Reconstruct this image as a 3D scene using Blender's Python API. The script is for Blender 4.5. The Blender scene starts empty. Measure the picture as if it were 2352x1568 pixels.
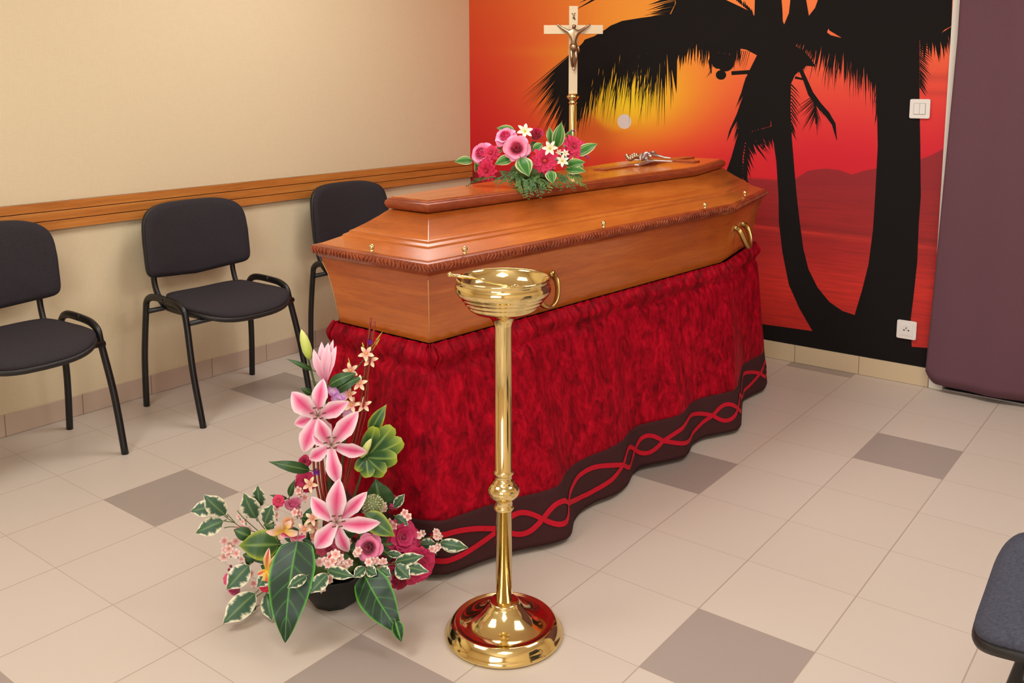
import bpy, math, random
import numpy as np
from mathutils import Vector as V, Matrix
from mathutils.geometry import tessellate_polygon
random.seed(7)
scn = bpy.context.scene
COL = scn.collection
R = math.radians

# ------------------------------------------------------------------ camera (solved from the floor tiles and the walls)
CAM = V((2.772, -1.417, 1.328)); YAW, PIT, ROL = -0.6567, 0.1417, -0.0013
FPX, CX, CY = 2126.04, 1187.21, 490.37
_f = V((math.sin(YAW)*math.cos(PIT), math.cos(YAW)*math.cos(PIT), -math.sin(PIT)))
_r = V((math.cos(YAW), -math.sin(YAW), 0)); _u = _r.cross(_f)
CR = _r*math.cos(ROL)+_u*math.sin(ROL); CU = _u*math.cos(ROL)-_r*math.sin(ROL); CF = _f
cd = bpy.data.cameras.new('camera'); cam = bpy.data.objects.new('camera', cd); COL.objects.link(cam)
cam.matrix_world = Matrix(((CR.x, CU.x, -CF.x, CAM.x), (CR.y, CU.y, -CF.y, CAM.y), (CR.z, CU.z, -CF.z, CAM.z), (0, 0, 0, 1)))
cd.sensor_width = 36; cd.lens = FPX*36/2352; cd.shift_x = (1176-CX)/2352; cd.shift_y = (CY-784)/2352
cd.clip_start = .05
scn.camera = cam
# ------------------------------------------------------------------ view, world, lights
scn.view_settings.view_transform = 'Standard'; scn.view_settings.look = 'None'
scn.view_settings.gamma = 1; scn.view_settings.use_curve_mapping = False
scn.view_settings.exposure = 0.0
wd = bpy.data.worlds.new('world'); scn.world = wd; wd.use_nodes = True
wd.node_tree.nodes['Background'].inputs[0].default_value = (.8, .85, 1, 1)
wd.node_tree.nodes['Background'].inputs[1].default_value = .05
def area(name, loc, size, sy, watts, col, rot=(0, 0, 0)):
    l = bpy.data.lights.new(name, 'AREA'); l.shape = 'RECTANGLE'; l.size = size; l.size_y = sy; l.energy = watts; l.color = col
    o = bpy.data.objects.new(name, l); o.location = loc; o.rotation_euler = rot; COL.objects.link(o); return o
XW, YW, XR, YF, ZC = -.8137, 2.7815, 4.4, -3.4, 2.55      # room
XJ = 1.814                                                # where the mural ends
FILL_PANELS = ((2.75, -1.3, 11), (.55, -1.15, 15), (2.75, 1.2, 18), (.45, 1.25, 17))  # unseen ceiling panels, added to give broad, even overhead light
for lx, ly, lw in FILL_PANELS: area('ceiling_fill_light', (lx, ly, 2.5), .9, .9, lw, (.97, .985, 1))
area('window_light', (3.0, YF+.06, 1.5), 1.6, 1.2, 42, (.95, .97, 1), (R(90), 0, 0))

# ------------------------------------------------------------------ pixel of the photograph -> point in the room
def ray(px, py): return CF + CR*((px-CX)/FPX) - CU*((py-CY)/FPX)
def at(px, py, d): return CAM + ray(px, py)*d
def atz(px, py, z): v = ray(px, py); return CAM + v*((z-CAM.z)/v.z)
def aty(px, py, y): v = ray(px, py); return CAM + v*((y-CAM.y)/v.y)
def atx(px, py, x): v = ray(px, py); return CAM + v*((x-CAM.x)/v.x)

# ------------------------------------------------------------------ materials
def lin(c):
    return tuple(((x/255)/12.92 if x/255 <= .04045 else ((x/255+.055)/1.055)**2.4) for x in c)
def newmat(name):
    m = bpy.data.materials.new(name); m.use_nodes = True
    nt = m.node_tree; b = nt.nodes['Principled BSDF']; return m, nt, b
def pmat(name, c, rough=.5, metal=0, **k):
    m, nt, b = newmat(name); b.inputs['Base Color'].default_value = (*lin(c), 1)
    b.inputs['Roughness'].default_value = rough; b.inputs['Metallic'].default_value = metal
    for kk, vv in k.items(): b.inputs[kk.replace('_', ' ')].default_value = vv
    return m
class NT:
    def __init__(s, nt): s.nt = nt
    def n(s, t, **k):
        x = s.nt.nodes.new(t)
        for a, v in k.items(): setattr(x, a, v)
        return x
    def put(s, i, v):
        if isinstance(v, (int, float)): i.default_value = v
        elif isinstance(v, tuple): i.default_value = v
        else: s.nt.links.new(v, i)
    def math(s, op, a, b=0., c=0.):
        x = s.n('ShaderNodeMath', operation=op); s.put(x.inputs[0], a); s.put(x.inputs[1], b); s.put(x.inputs[2], c); return x.outputs[0]
    def obj(s): return s.n('ShaderNodeTexCoord').outputs['Object']
    def map(s, v, sc=(1, 1, 1), loc=(0, 0, 0), rot=(0, 0, 0)):
        x = s.n('ShaderNodeMapping'); s.put(x.inputs[0], v); x.inputs['Scale'].default_value = sc; x.inputs['Location'].default_value = loc; x.inputs['Rotation'].default_value = rot; return x.outputs[0]
    def noise(s, v, sc=5., det=3., ro=.5, dist=0.):
        x = s.n('ShaderNodeTexNoise'); s.put(x.inputs['Vector'], v); x.inputs['Scale'].default_value = sc; x.inputs['Detail'].default_value = det
        x.inputs['Roughness'].default_value = ro; x.inputs['Distortion'].default_value = dist; return x.outputs[0]
    def ramp(s, f, stops):
        x = s.n('ShaderNodeValToRGB'); s.put(x.inputs[0], f); e = x.color_ramp.elements
        while len(e) < len(stops): e.new(.5)
        for i, (p, c) in enumerate(stops): e[i].position = p; e[i].color = (*lin(c), 1) if isinstance(c, tuple) else (c, c, c, 1)
        return x.outputs[0]
    def mix(s, f, a, b, mode='MIX'):
        x = s.n('ShaderNodeMix', data_type='RGBA', blend_type=mode); s.put(x.inputs[0], f)
        for i, v in ((6, a), (7, b)): s.put(x.inputs[i], (*lin(v), 1) if isinstance(v, tuple) and len(v) == 3 else v)
        return x.outputs[2]
    def sep(s, v): x = s.n('ShaderNodeSeparateXYZ'); s.put(x.inputs[0], v); return x.outputs
    def bump(s, h, b, st=.2, d=.001):
        x = s.n('ShaderNodeBump'); x.inputs['Strength'].default_value = st; x.inputs['Distance'].default_value = d; s.put(x.inputs['Height'], h)
        s.put(b.inputs['Normal'], x.outputs[0])

def m_vcol(name, rough=.5, **k):
    m, nt, b = newmat(name); t = NT(nt); a = t.n('ShaderNodeVertexColor', layer_name='Col')
    nt.links.new(a.outputs[0], b.inputs['Base Color']); b.inputs['Roughness'].default_value = rough
    for kk, vv in k.items(): b.inputs[kk.replace('_', ' ')].default_value = vv
    return m
def m_floor():
    m, nt, b = newmat('floor_tiles'); t = NT(nt); o = t.obj(); s = t.sep(o)
    tx = t.math('DIVIDE', s[0], .3); ty = t.math('DIVIDE', s[1], .3)
    i = t.math('FLOOR', tx); j = t.math('FLOOR', ty)
    ci = t.math('LESS_THAN', t.math('FRACT', t.math('ADD', t.math('MULTIPLY', i, .5), .01)), .3)
    cj = t.math('LESS_THAN', t.math('FRACT', t.math('ADD', t.math('MULTIPLY', t.math('SUBTRACT', j, i), .2), .01)), .1)
    grey = t.math('MULTIPLY', ci, cj)
    cell = t.n('ShaderNodeTexWhiteNoise', noise_dimensions='2D'); cv = t.n('ShaderNodeCombineXYZ'); t.put(cv.inputs[0], i); t.put(cv.inputs[1], j); t.put(cell.inputs['Vector'], cv.outputs[0])
    light = t.mix(cell.outputs[0], (203, 191, 179), (200, 187, 174))
    nz = t.noise(o, 3., 4.); light = t.mix(t.math('MULTIPLY', nz, .35), light, (205, 189, 171))
    c = t.mix(grey, light, (160, 147, 138))
    fx = t.math('FRACT', tx); fy = t.math('FRACT', ty)
    gx = t.math('LESS_THAN', t.math('ABSOLUTE', t.math('SUBTRACT', fx, .5)), .494)
    gy = t.math('LESS_THAN', t.math('ABSOLUTE', t.math('SUBTRACT', fy, .5)), .4965)
    g = t.math('MULTIPLY', gx, gy); gi = t.math('SUBTRACT', 1., g)
    c = t.mix(t.math('MULTIPLY', gi, .75), c, (160, 143, 126))
    nt.links.new(c, b.inputs['Base Color'])
    t.put(b.inputs['Roughness'], t.math('ADD', .33, t.math('MULTIPLY', t.noise(o, 20.), .12)))
    t.bump(t.math('ADD', t.math('MULTIPLY', g, 1.), t.math('MULTIPLY', t.noise(o, 60., 2.), .12)), b, .35, .0006)
    return m
def m_paper():
    m, nt, b = newmat('cream_wallpaper'); t = NT(nt); o = t.obj()
    a = t.noise(t.map(o, (1, 420, 26)), 1., 2.); c2 = t.noise(t.map(o, (1, 30, 380)), 1., 2.)
    w = t.math('ADD', a, c2)
    c = t.mix(t.math('MULTIPLY', w, .5), (218, 198, 160), (232, 217, 182))
    nt.links.new(c, b.inputs['Base Color']); b.inputs['Roughness'].default_value = .75
    t.bump(w, b, .25, .0008); return m
def m_wood(name, sc, cols, rough=.28, coat=.35, rot=(0, 0, 0), knots=False, seams=None):
    m, nt, b = newmat(name); t = NT(nt); o = t.obj()
    a = t.noise(t.map(o, sc, rot=rot), 1., 5., .6, .7)
    f = t.noise(t.map(o, tuple(x*7 for x in sc), rot=rot), 1., 3., .6)
    f2 = t.noise(t.map(o, tuple(x*26 for x in sc), rot=rot), 1., 3., .7); g = t.math('ADD', t.math('ADD', t.math('MULTIPLY', a, .58), t.math('MULTIPLY', f, .26)), t.math('MULTIPLY', f2, .16))
    c = t.ramp(g, [(.3, cols[0]), (.5, cols[1]), (.68, cols[2])])
    if seams:
        z_ = t.sep(o)[2]; wn_ = t.n('ShaderNodeTexWhiteNoise', noise_dimensions='1D'); t.put(wn_.inputs['W'], t.math('FLOOR', t.math('ADD', t.math('DIVIDE', z_, seams), t.math('MULTIPLY', t.noise(o, 1.6), .35))))
        c = t.mix(t.math('MULTIPLY', wn_.outputs[0], .28), c, (224, 140, 58)); c = t.mix(t.math('MULTIPLY', t.math('SUBTRACT', 1., wn_.outputs[0]), .22), c, (120, 48, 12))
    if knots:
        k = t.n('ShaderNodeTexVoronoi'); t.put(k.inputs['Vector'], t.map(o, (3, 2.1, 17))); k.inputs['Scale'].default_value = 1.
        c = t.mix(t.ramp(k.outputs['Distance'], [(.05, .9), (.14, 0.)]), c, (92, 42, 12))
    nt.links.new(c, b.inputs['Base Color']); b.inputs['Roughness'].default_value = rough; b.inputs['Coat Weight'].default_value = coat; b.inputs['Coat Roughness'].default_value = .15
    t.bump(g, b, .08, .001); return m
def m_velvet():
    m, nt, b = newmat('crushed_velvet'); t = NT(nt); o = t.obj()
    a = t.noise(t.map(o, (20, 20, 13)), 1., 5., .68, 1.2); a2 = t.noise(t.map(o, (60, 60, 30)), 1., 2., .6, .6)
    g = t.math('ADD', t.math('MULTIPLY', a, .7), t.math('MULTIPLY', a2, .3))
    c = t.ramp(g, [(.36, (96, 0, 14)), (.5, (150, 0, 25)), (.66, (198, 10, 40))])
    nt.links.new(c, b.inputs['Base Color']); b.inputs['Roughness'].default_value = .62
    b.inputs['Sheen Weight'].default_value = .05; b.inputs['Sheen Tint'].default_value = (1, .12, .2, 1); b.inputs['Sheen Roughness'].default_value = .35
    b.inputs['Specular IOR Level'].default_value = .1
    t.bump(g, b, .35, .005); return m
def m_cloth(name, c1, c2, sc=900., rough=.9, bst=.3):
    m, nt, b = newmat(name); t = NT(nt); o = t.obj(); n = t.noise(o, sc*.35, 2.)
    nt.links.new(t.mix(n, c1, c2), b.inputs['Base Color']); b.inputs['Roughness'].default_value = rough
    b.inputs['Specular IOR Level'].default_value = .2; t.bump(n, b, bst, .0006); return m
def m_skirting(name, c1, c2, off):
    m, nt, b = newmat(name); t = NT(nt); o = t.obj(); s = t.sep(o)
    u = t.math('FRACT', t.math('DIVIDE', t.math('ADD', t.math('ADD', s[0], s[1]), off), .3))
    g = t.math('GREATER_THAN', t.math('ABSOLUTE', t.math('SUBTRACT', u, .5)), .494)
    c = t.mix(t.noise(o, 3.), c1, c2); c = t.mix(t.math('MULTIPLY', g, .8), c, (120, 100, 82))
    nt.links.new(c, b.inputs['Base Color']); b.inputs['Roughness'].default_value = .35; return m
def m_brass(name, c, rough):
    m, nt, b = newmat(name); t = NT(nt); o = t.obj()
    b.inputs['Metallic'].default_value = 1; b.inputs['Base Color'].default_value = (*lin(c), 1)
    t.put(b.inputs['Roughness'], t.math('ADD', rough, t.math('MULTIPLY', t.noise(o, 25., 3.), .06))); return m

M = dict(
 floor=m_floor(), paper=m_paper(), ceil=pmat('white_ceiling_paint', (238, 230, 216), .9), rwall=pmat('plain_cream_paint', (226, 206, 176), .8),
 coffin=m_wood('lacquered_oak', (1.6, 1.6, 17), [(128, 50, 10), (178, 84, 24), (206, 116, 44)], seams=.066),
 coffintop=m_wood('lacquered_oak_top', (15, 1.1, 12), [(146, 66, 14), (186, 94, 28), (208, 120, 44)], .2),
 moulding=m_wood('dark_stained_moulding', (9, 9, 30), [(108, 40, 14), (146, 62, 26), (176, 88, 44)], .35),
 rail=m_wood('pine_rail', (9, 1.3, 30), [(150, 84, 26), (196, 122, 52), (214, 146, 72)], .45, .1, knots=True),
 groove=pmat('dark_groove', (70, 36, 14), .8),
 skl=m_skirting('skirting_tile', (192, 170, 150), (204, 182, 160), 1.05), skb=m_skirting('pale_skirting_tile', (214, 194, 160), (204, 184, 150), .215),
 velvet=m_velvet(), band=m_cloth('dark_brown_band', (58, 30, 32), (68, 36, 38)), ribbon=m_cloth('red_ribbon', (176, 6, 34), (200, 22, 46), 300., .6),
 fabric=m_cloth('charcoal_fabric', (36, 33, 37), (64, 58, 62)), fabric2=m_cloth('blue_grey_fabric', (46, 48, 60), (88, 90, 102), 500.),
 black=pmat('black_powder_coat', (16, 16, 17), .35), plastic=pmat('black_plastic', (30, 27, 25), .5),
 brass=m_brass('polished_brass', (234, 212, 150), .06), oldbrass=m_brass('dull_brass', (190, 160, 98), .28), silver=m_brass('silvered_metal', (226, 222, 222), .3), bronze=m_brass('antique_bronze', (176, 150, 120), .32),
 white=pmat('white_plastic', (232, 228, 222), .35), whitepaint=pmat('white_gloss_paint', (228, 222, 210), .5), lightgrey=pmat('switch_gap_grey', (176, 170, 162), .5), grey=pmat('grey_plastic', (120, 116, 112), .5), cream=pmat('cream_lacquer', (226, 206, 170), .4),
 curtain=m_cloth('plum_curtain', (98, 66, 76), (106, 74, 82), 600., .85), dark=pmat('dark_gap', (14, 12, 12), .8),
 petal=m_vcol('petal_fabric', .6, Sheen_Weight=.2), leaf=m_vcol('leaf_fabric', .42), mural=None,
 stem=pmat('green_stem', (70, 92, 40), .6), redstick=pmat('red_lacquered_twig', (140, 40, 26), .3), wire=pmat('purple_wire', (130, 40, 170), .3, .6), pot=pmat('black_pot', (14, 15, 15), .45),
 lamp=None)
def m_mural():
    m, nt, b = newmat('printed_mural'); t = NT(nt); a = t.n('ShaderNodeVertexColor', layer_name='Col'); o = t.obj(); s = t.sep(o)
    st = t.noise(t.map(o, (4, 4, 90)), 1., 4., .65)
    sea = t.ramp(s[2], [(.80, 1.), (.88, 0.)])
    c = t.mix(t.math('MULTIPLY', t.math('MULTIPLY', sea, t.ramp(st, [(.42, 0.), (.7, 1.)])), .45), a.outputs[0], (96, 18, 18))
    nt.links.new(c, b.inputs['Base Color']); b.inputs['Roughness'].default_value = .55; return m
M['mural'] = m_mural()
M['print'] = pmat('printed_black_silhouette', (15, 10, 9), .8, Specular_IOR_Level=.25)
ml, nt_, b_ = newmat('fill_panel_diffuser'); b_.inputs['Emission Color'].default_value = (1, .94, .86, 1); b_.inputs['Emission Strength'].default_value = 4; M['lamp'] = ml

# ------------------------------------------------------------------ mesh helpers
class MB:
    def __init__(s): s.v = []; s.f = []; s.m = []; s.c = []
    def add(s, vs, fs, mi=0, cols=None):
        o = len(s.v); s.v += [tuple(x) for x in vs]; s.f += [tuple(i+o for i in f) for f in fs]; s.m += [mi]*len(fs)
        s.c += cols if cols else [(1, 1, 1)]*len(vs); return s
    def build(s, name, mats, parent=None, smooth=True, bevel=0, sub=0, loc=None):
        me = bpy.data.meshes.new(name); me.from_pydata(s.v, [], s.f)
        if not isinstance(mats, (list, tuple)): mats = [mats]
        for m in mats: me.materials.append(m)
        me.polygons.foreach_set('material_index', s.m)
        if any(c != (1, 1, 1) for c in s.c):
            at_ = me.color_attributes.new('Col', 'FLOAT_COLOR', 'POINT'); fl = []
            for c in s.c: fl += [*c, 1]
            at_.data.foreach_set('color', fl)
        me.polygons.foreach_set('use_smooth', [smooth]*len(s.f)); me.update()
        o = bpy.data.objects.new(name, me); COL.objects.link(o)
        if loc is not None:
            me.transform(Matrix.Translation(-V(loc))); o.location = loc
        if parent is not None:
            o.parent = parent
            pl = V((0, 0, 0)); q = parent
            while q: pl += q.location; q = q.parent
            if not parent.get('_local'): o.location = (V(loc) if loc is not None else V((0, 0, 0))) - pl
        if bevel:
            b = o.modifiers.new('bevel', 'BEVEL'); b.width = bevel; b.segments = 3; b.limit_method = 'ANGLE'; b.angle_limit = R(40)
            for p in me.polygons: p.use_smooth = True
            w = o.modifiers.new('wn', 'WEIGHTED_NORMAL')
        if sub: q = o.modifiers.new('sub', 'SUBSURF'); q.levels = sub; q.render_levels = sub
        return o
def empty(name, loc, rz=0):
    o = bpy.data.objects.new(name, None); COL.objects.link(o); o.location = loc; o.rotation_euler = (0, 0, rz); o.empty_display_size = .05; return o
def tag(o, label, cat, group=None):
    o['label'] = label; o['category'] = cat
    if group: o['group'] = group
    return o
def struct(o): o['kind'] = 'structure'; return o
def box(mb, a, b, mi=0):
    x0, y0, z0 = a; x1, y1, z1 = b
    vs = [(x, y, z) for x in (x0, x1) for y in (y0, y1) for z in (z0, z1)]
    mb.add(vs, [(0, 1, 3, 2), (4, 6, 7, 5), (0, 4, 5, 1), (2, 3, 7, 6), (0, 2, 6, 4), (1, 5, 7, 3)], mi); return mb
def tube(mb, pts, rad, n=10, mi=0, flat=(1, 1), upv=None, cols=None, cap=True):
    pts = [V(p) for p in pts]; N = len(pts)
    if isinstance(rad, (int, float)): rad = [rad]*N
    T = [(pts[min(i+1, N-1)]-pts[max(i-1, 0)]).normalized() for i in range(N)]
    u = V(upv) if upv else (V((0, 0, 1)) if abs(T[0].z) < .9 else V((1, 0, 0)))
    vs = []
    for i in range(N):
        u = (u - T[i]*u.dot(T[i])).normalized(); w = T[i].cross(u)
        for k in range(n):
            a = 2*math.pi*k/n; vs.append(pts[i]+u*(math.cos(a)*rad[i]*flat[0])+w*(math.sin(a)*rad[i]*flat[1]))
    fs = [(i*n+k, i*n+(k+1) % n, (i+1)*n+(k+1) % n, (i+1)*n+k) for i in range(N-1) for k in range(n)]
    if cap: fs += [tuple(range(n))[::-1], tuple((N-1)*n+k for k in range(n))]
    mb.add(vs, fs, mi, [cols]*len(vs) if cols else None); return mb
def lathe(mb, prof, c=(0, 0, 0), n=48, mi=0):
    vs = [(c[0]+r*math.cos(2*math.pi*k/n), c[1]+r*math.sin(2*math.pi*k/n), c[2]+z) for r, z in prof for k in range(n)]
    mb.add(vs, [(i*n+k, i*n+(k+1) % n, (i+1)*n+(k+1) % n, (i+1)*n+k) for i in range(len(prof)-1) for k in range(n)], mi); return mb
def ball(mb, c, r, n=12, mi=0, col=None, sc=(1, 1, 1)):
    vs = []; c = V(c)
    for i in range(n//2+1):
        t = math.pi*i/(n//2)
        for k in range(n): a = 2*math.pi*k/n; vs.append((c.x+r*sc[0]*math.sin(t)*math.cos(a), c.y+r*sc[1]*math.sin(t)*math.sin(a), c.z+r*sc[2]*math.cos(t)))
    mb.add(vs, [(i*n+k, (i+1)*n+k, (i+1)*n+(k+1) % n, i*n+(k+1) % n) for i in range(n//2) for k in range(n)], mi, [col]*len(vs) if col else None); return mb
def smooth_path(pts, k=6):
    pts = [V(p) for p in pts]; out = []
    for i in range(len(pts)-1):
        p0 = pts[max(i-1, 0)]; p1 = pts[i]; p2 = pts[i+1]; p3 = pts[min(i+2, len(pts)-1)]
        for j in range(k):
            t = j/k; out.append(.5*((2*p1)+(p2-p0)*t+(2*p0-5*p1+4*p2-p3)*t*t+(3*p1-p0-3*p2+p3)*t**3))
    out.append(pts[-1]); return out

# ------------------------------------------------------------------ the room
b = box(MB(), (XW-.1, YF-.1, -.1), (XR+.1, YW+.35, 0)); struct(b.build('floor', M['floor'], smooth=False))
b = box(MB(), (XW-.1, YF-.1, ZC), (XR+.1, YW+.35, ZC+.1)); struct(b.build('ceiling', M['ceil'], smooth=False))
b = box(MB(), (XW-.1, YF-.1, 0), (XW, YW+.1, ZC)); struct(b.build('wall_left', M['paper'], smooth=False))
b = box(MB(), (XR, YF-.1, 0), (XR+.1, YW+.3, ZC)); struct(b.build('wall_right', M['rwall'], smooth=False))
b = MB(); wx0, wx1, wz0, wz1 = 2.1, 3.9, .85, 2.15
box(b, (XW, YF-.1, 0), (wx0, YF, ZC)); box(b, (wx1, YF-.1, 0), (XR, YF, ZC)); box(b, (wx0, YF-.1, 0), (wx1, YF, wz0)); box(b, (wx0, YF-.1, wz1), (wx1, YF, ZC))
struct(b.build('wall_front', M['rwall'], smooth=False))
b = MB(); box(b, (wx0, YF-.06, wz0), (wx0+.05, YF+.01, wz1)); box(b, (wx1-.05, YF-.06, wz0), (wx1, YF+.01, wz1)); box(b, (wx0+.05, YF-.06, wz0), (wx1-.05, YF+.01, wz0+.05)); box(b, (wx0+.05, YF-.06, wz1-.05), (wx1-.05, YF+.01, wz1)); box(b, (2.97, YF-.06, wz0+.05), (3.03, YF, wz1-.05))
wo = struct(b.build('window_1', M['whitepaint'], smooth=False))
b = MB(); box(b, (XW, YW, 0), (XJ+.02, YW+.1, ZC)); box(b, (2.75, YW, 0), (XR, YW+.1, ZC)); box(b, (XJ+.02, YW, 2.2), (2.75, YW+.1, ZC))
struct(b.build('wall_back', M['rwall'], smooth=False))
b = MB(); box(b, (XJ+.06, YW+.055, .012), (2.71, YW+.095, 2.16)); struct(b.build('gap_shade_panel', M['dark'], smooth=False))  # near-black panel that paints the shade in the gap behind the curtain
# white door jamb beside the mural, showing left of the curtain
b = MB(); box(b, (XJ+.001, YW-.012, 0), (XJ+.058, YW+.1, 2.2)); box(b, (2.712, YW-.012, 0), (2.77, YW+.1, 2.2)); box(b, (XJ+.058, YW-.012, 2.16), (2.712, YW+.1, 2.22))
struct(b.build('trim_2', M['whitepaint'], smooth=False, bevel=.002))
b = MB(); box(b, (XJ+.058, YW+.0, 0), (2.712, YW+.045, .004)); struct(b.build('trim_3', M['silver'], smooth=False))
# pine rail of three boards with dark grooves
b = MB(); z0, z1, th = .764, .872, .019
zs = [z0, z0+.034, z0+.037, z0+.071, z0+.074, z1]
box(b, (XW, YF, z0), (XW+.012, YW-.003, z1), 1)
for k in (0, 2, 4): box(b, (XW+.0121, YF, zs[k]), (XW+th, YW-.003, zs[k+1]), 0)
struct(b.build('trim_1', [M['rail'], M['groove']], smooth=False, bevel=.0012))
b = box(MB(), (XW, YF, 0.001), (XW+.009, YW, .084)); struct(b.build('baseboard_left', M['skl'], smooth=False, bevel=.001))
b = box(MB(), (XW+.009, YW-.009, .001), (XJ, YW, .084)); struct(b.build('baseboard_back', M['skb'], smooth=False, bevel=.001))

# ------------------------------------------------------------------ mural on the back wall
def sky_col(p):
    # p in photo pixels measured on the wall print
    x, y = p; t = min(max(y/360, 0), 1)
    left = np.array([226, 84, 36])*(1-t)+np.array([206, 6, 28])*t
    tm = t**2.2; mid = np.array([240, 150, 40])*(1-tm)+np.array([232, 52, 34])*tm
    right = np.array([246, 120, 50])*(1-t**1.3)+np.array([208, 6, 36])*t**1.3
    a = math.exp(-((x-1470)/(240 if x < 1470 else 230))**2); c = left*(1-a)+mid*a if x < 1470 else right*(1-a)+mid*a
    if 380 < y < 416: c = c*.9+np.array([206, 0, 28])*.1
    g = math.exp(-(((x-1435)/160)**2+((y-222)/100)**2)); c = c*(1-g)+np.array([246, 206, 20])*g
    g2 = math.exp(-(((x-1300)/120)**2+((y-118)/14)**2))*.35; c = c*(1-g2)+np.array([232, 150, 30])*g2
    cl = 1/(1+math.exp(-(y-(292-26*math.exp(-((x-1345)/30)**2)+10*math.sin(x*.05)))/3))*math.exp(-((x-1360)/70)**2)*math.exp(-((y-300)/40)**2)*.8
    c = c*(1-cl)+np.array([214, 84, 26])*cl
    if x > 2000:
        for yy, w in ((178, 9), (214, 7)):
            g3 = math.exp(-((y-yy)/w)**2)*.4*min(1, (x-2000)/120); c = c*(1-g3)+np.array([170, 40, 34])*g3
    return c
def sea_col(x, y):
    t = (y-412-(x-1750)*.03)/330; t = min(max(t, 0), 1)
    c = np.array([150, 26, 32])*(1-t)+np.array([196, 36, 26])*t
    c = c + np.array([26, 10, 4])*math.exp(-((t-.72)/.16)**2)
    yl = 520+(x-1735)*.12; g = math.exp(-((y-yl)/5)**2)*.7; c = c*(1-g)+np.array([226, 56, 40])*g
    g = math.exp(-((y-yl+14)/8)**2)*.3; c = c*(1-g)+np.array([110, 20, 22])*g
    return c
def proj(p):
    v = V(p)-CAM; return CX+FPX*v.dot(CR)/v.dot(CF), CY-FPX*v.dot(CU)/v.dot(CF)
mural = MB(); NX, NZ = 170, 190; zt = 2.5
vs, cs = [], []
for j in range(NZ+1):
    z = .0845+(zt-.0845)*j/NZ
    for i in range(NX+1):
        x = XW+.0005+(XJ-XW-.001)*i/NX; px, py = proj((x, YW, z)); 
        hor = 412+(px-1750)*.03
        c = sky_col((px, py)) if py < hor else sea_col(px, py)
        vs.append((x, YW-.0012, z)); cs.append(lin(tuple(np.clip(c, 0, 255))))
W1 = NX+1
mural.add(vs, [(j*W1+i, j*W1+i+1, (j+1)*W1+i+1, (j+1)*W1+i) for j in range(NZ) for i in range(NX)], 0, cs)
mural.add([(XW+.0005, YW-.0003, .0845), (XJ-.0005, YW-.0003, .0845), (XJ-.0005, YW-.0003, zt), (XW+.0005, YW-.0003, zt)], [(0, 1, 2, 3)], 0, [(.3, .02, .02)]*4)
def wall_pt(p, lay):
    q = aty(p[0], p[1], YW-.0012-lay*.00015); q.x = min(max(q.x, XW+.001), XJ-.001); q.z = max(q.z, .0846); return q
lrng = random.Random(5); nbig = [0]
def poly(pts, mi=1, col=(1, 1, 1), lay=2):
    if lay >= 2: nbig[0] += 1; lay = (2+nbig[0]*.25 if len(pts) > 6 and nbig[0] < 60 else 2+lrng.uniform(.2, 3))
    q = [wall_pt(p, lay) for p in pts]; tr = tessellate_polygon([q])
    mural.add(q, [tuple(t) for t in tr], mi, [col]*len(q))
def disc(x, y, rx, ry, mi=1, col=(1, 1, 1), lay=2, n=32): poly([(x+rx*math.cos(2*math.pi*k/n), y+ry*math.sin(2*math.pi*k/n)) for k in range(n)], mi, col, lay)
def stroke(pts, ws):
    L, Rr = [], []
    for i, p in enumerate(pts):
        a = pts[max(i-1, 0)]; c = pts[min(i+1, len(pts)-1)]; dx, dy = c[0]-a[0], c[1]-a[1]; l = math.hypot(dx, dy); nx, ny = -dy/l, dx/l
        L.append((p[0]+nx*ws[i]/2, p[1]+ny*ws[i]/2)); Rr.append((p[0]-nx*ws[i]/2, p[1]-ny*ws[i]/2))
    poly(L+Rr[::-1], lay=3)
rng = random.Random(3)
def leaflets(rach, n, d0, d1, l0, l1, w, jit=.12, curve=.12):
    seg = [math.hypot(rach[i+1][0]-rach[i][0], rach[i+1][1]-rach[i][1]) for i in range(len(rach)-1)]; tot = sum(seg)
    for k in range(n):
        t = (k+.5)/n; s = t*tot; i = 0
        while i < len(seg)-1 and s > seg[i]: s -= seg[i]; i += 1
        q = s/seg[i]; x = rach[i][0]+(rach[i+1][0]-rach[i][0])*q; y = rach[i][1]+(rach[i+1][1]-rach[i][1])*q
        dx = d0[0]*(1-t)+d1[0]*t+rng.uniform(-jit, jit); dy = d0[1]*(1-t)+d1[1]*t; l = math.hypot(dx, dy); dx /= l; dy /= l
        ln = (l0*(1-t)+l1*t)*rng.uniform(.65, 1.1); nx, ny = -dy, dx; ww = w*rng.uniform(.6, 1.1); cv = curve*ln*rng.uniform(-.3, 1)
        mx, my = x+dx*ln*.5, y+dy*ln*.5
        poly([(x+nx*ww/2, y+ny*ww/2), (mx+nx*(ww*.38), my+ny*ww*.38), (x+dx*ln+nx*cv*.4, y+dy*ln+abs(cv)*.3), (mx-nx*ww*.38, my-ny*ww*.38), (x-nx*ww/2, y-ny*ww/2)], lay=2)
S_ = lin((222, 206, 200)); disc(1434, 279, 16, 17, 0, S_, 1)
mt = lin((146, 22, 32))
poly([(1820, 416), (1829, 409), (1856, 392), (1875, 389), (1897, 387), (1930, 391), (1957, 401), (1984, 392), (2011, 387), (2060, 376), (2115, 365), (2140, 356), (2180, 342), (2180, 440), (1990, 428), (1820, 424)], 0, mt, 1)
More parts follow.
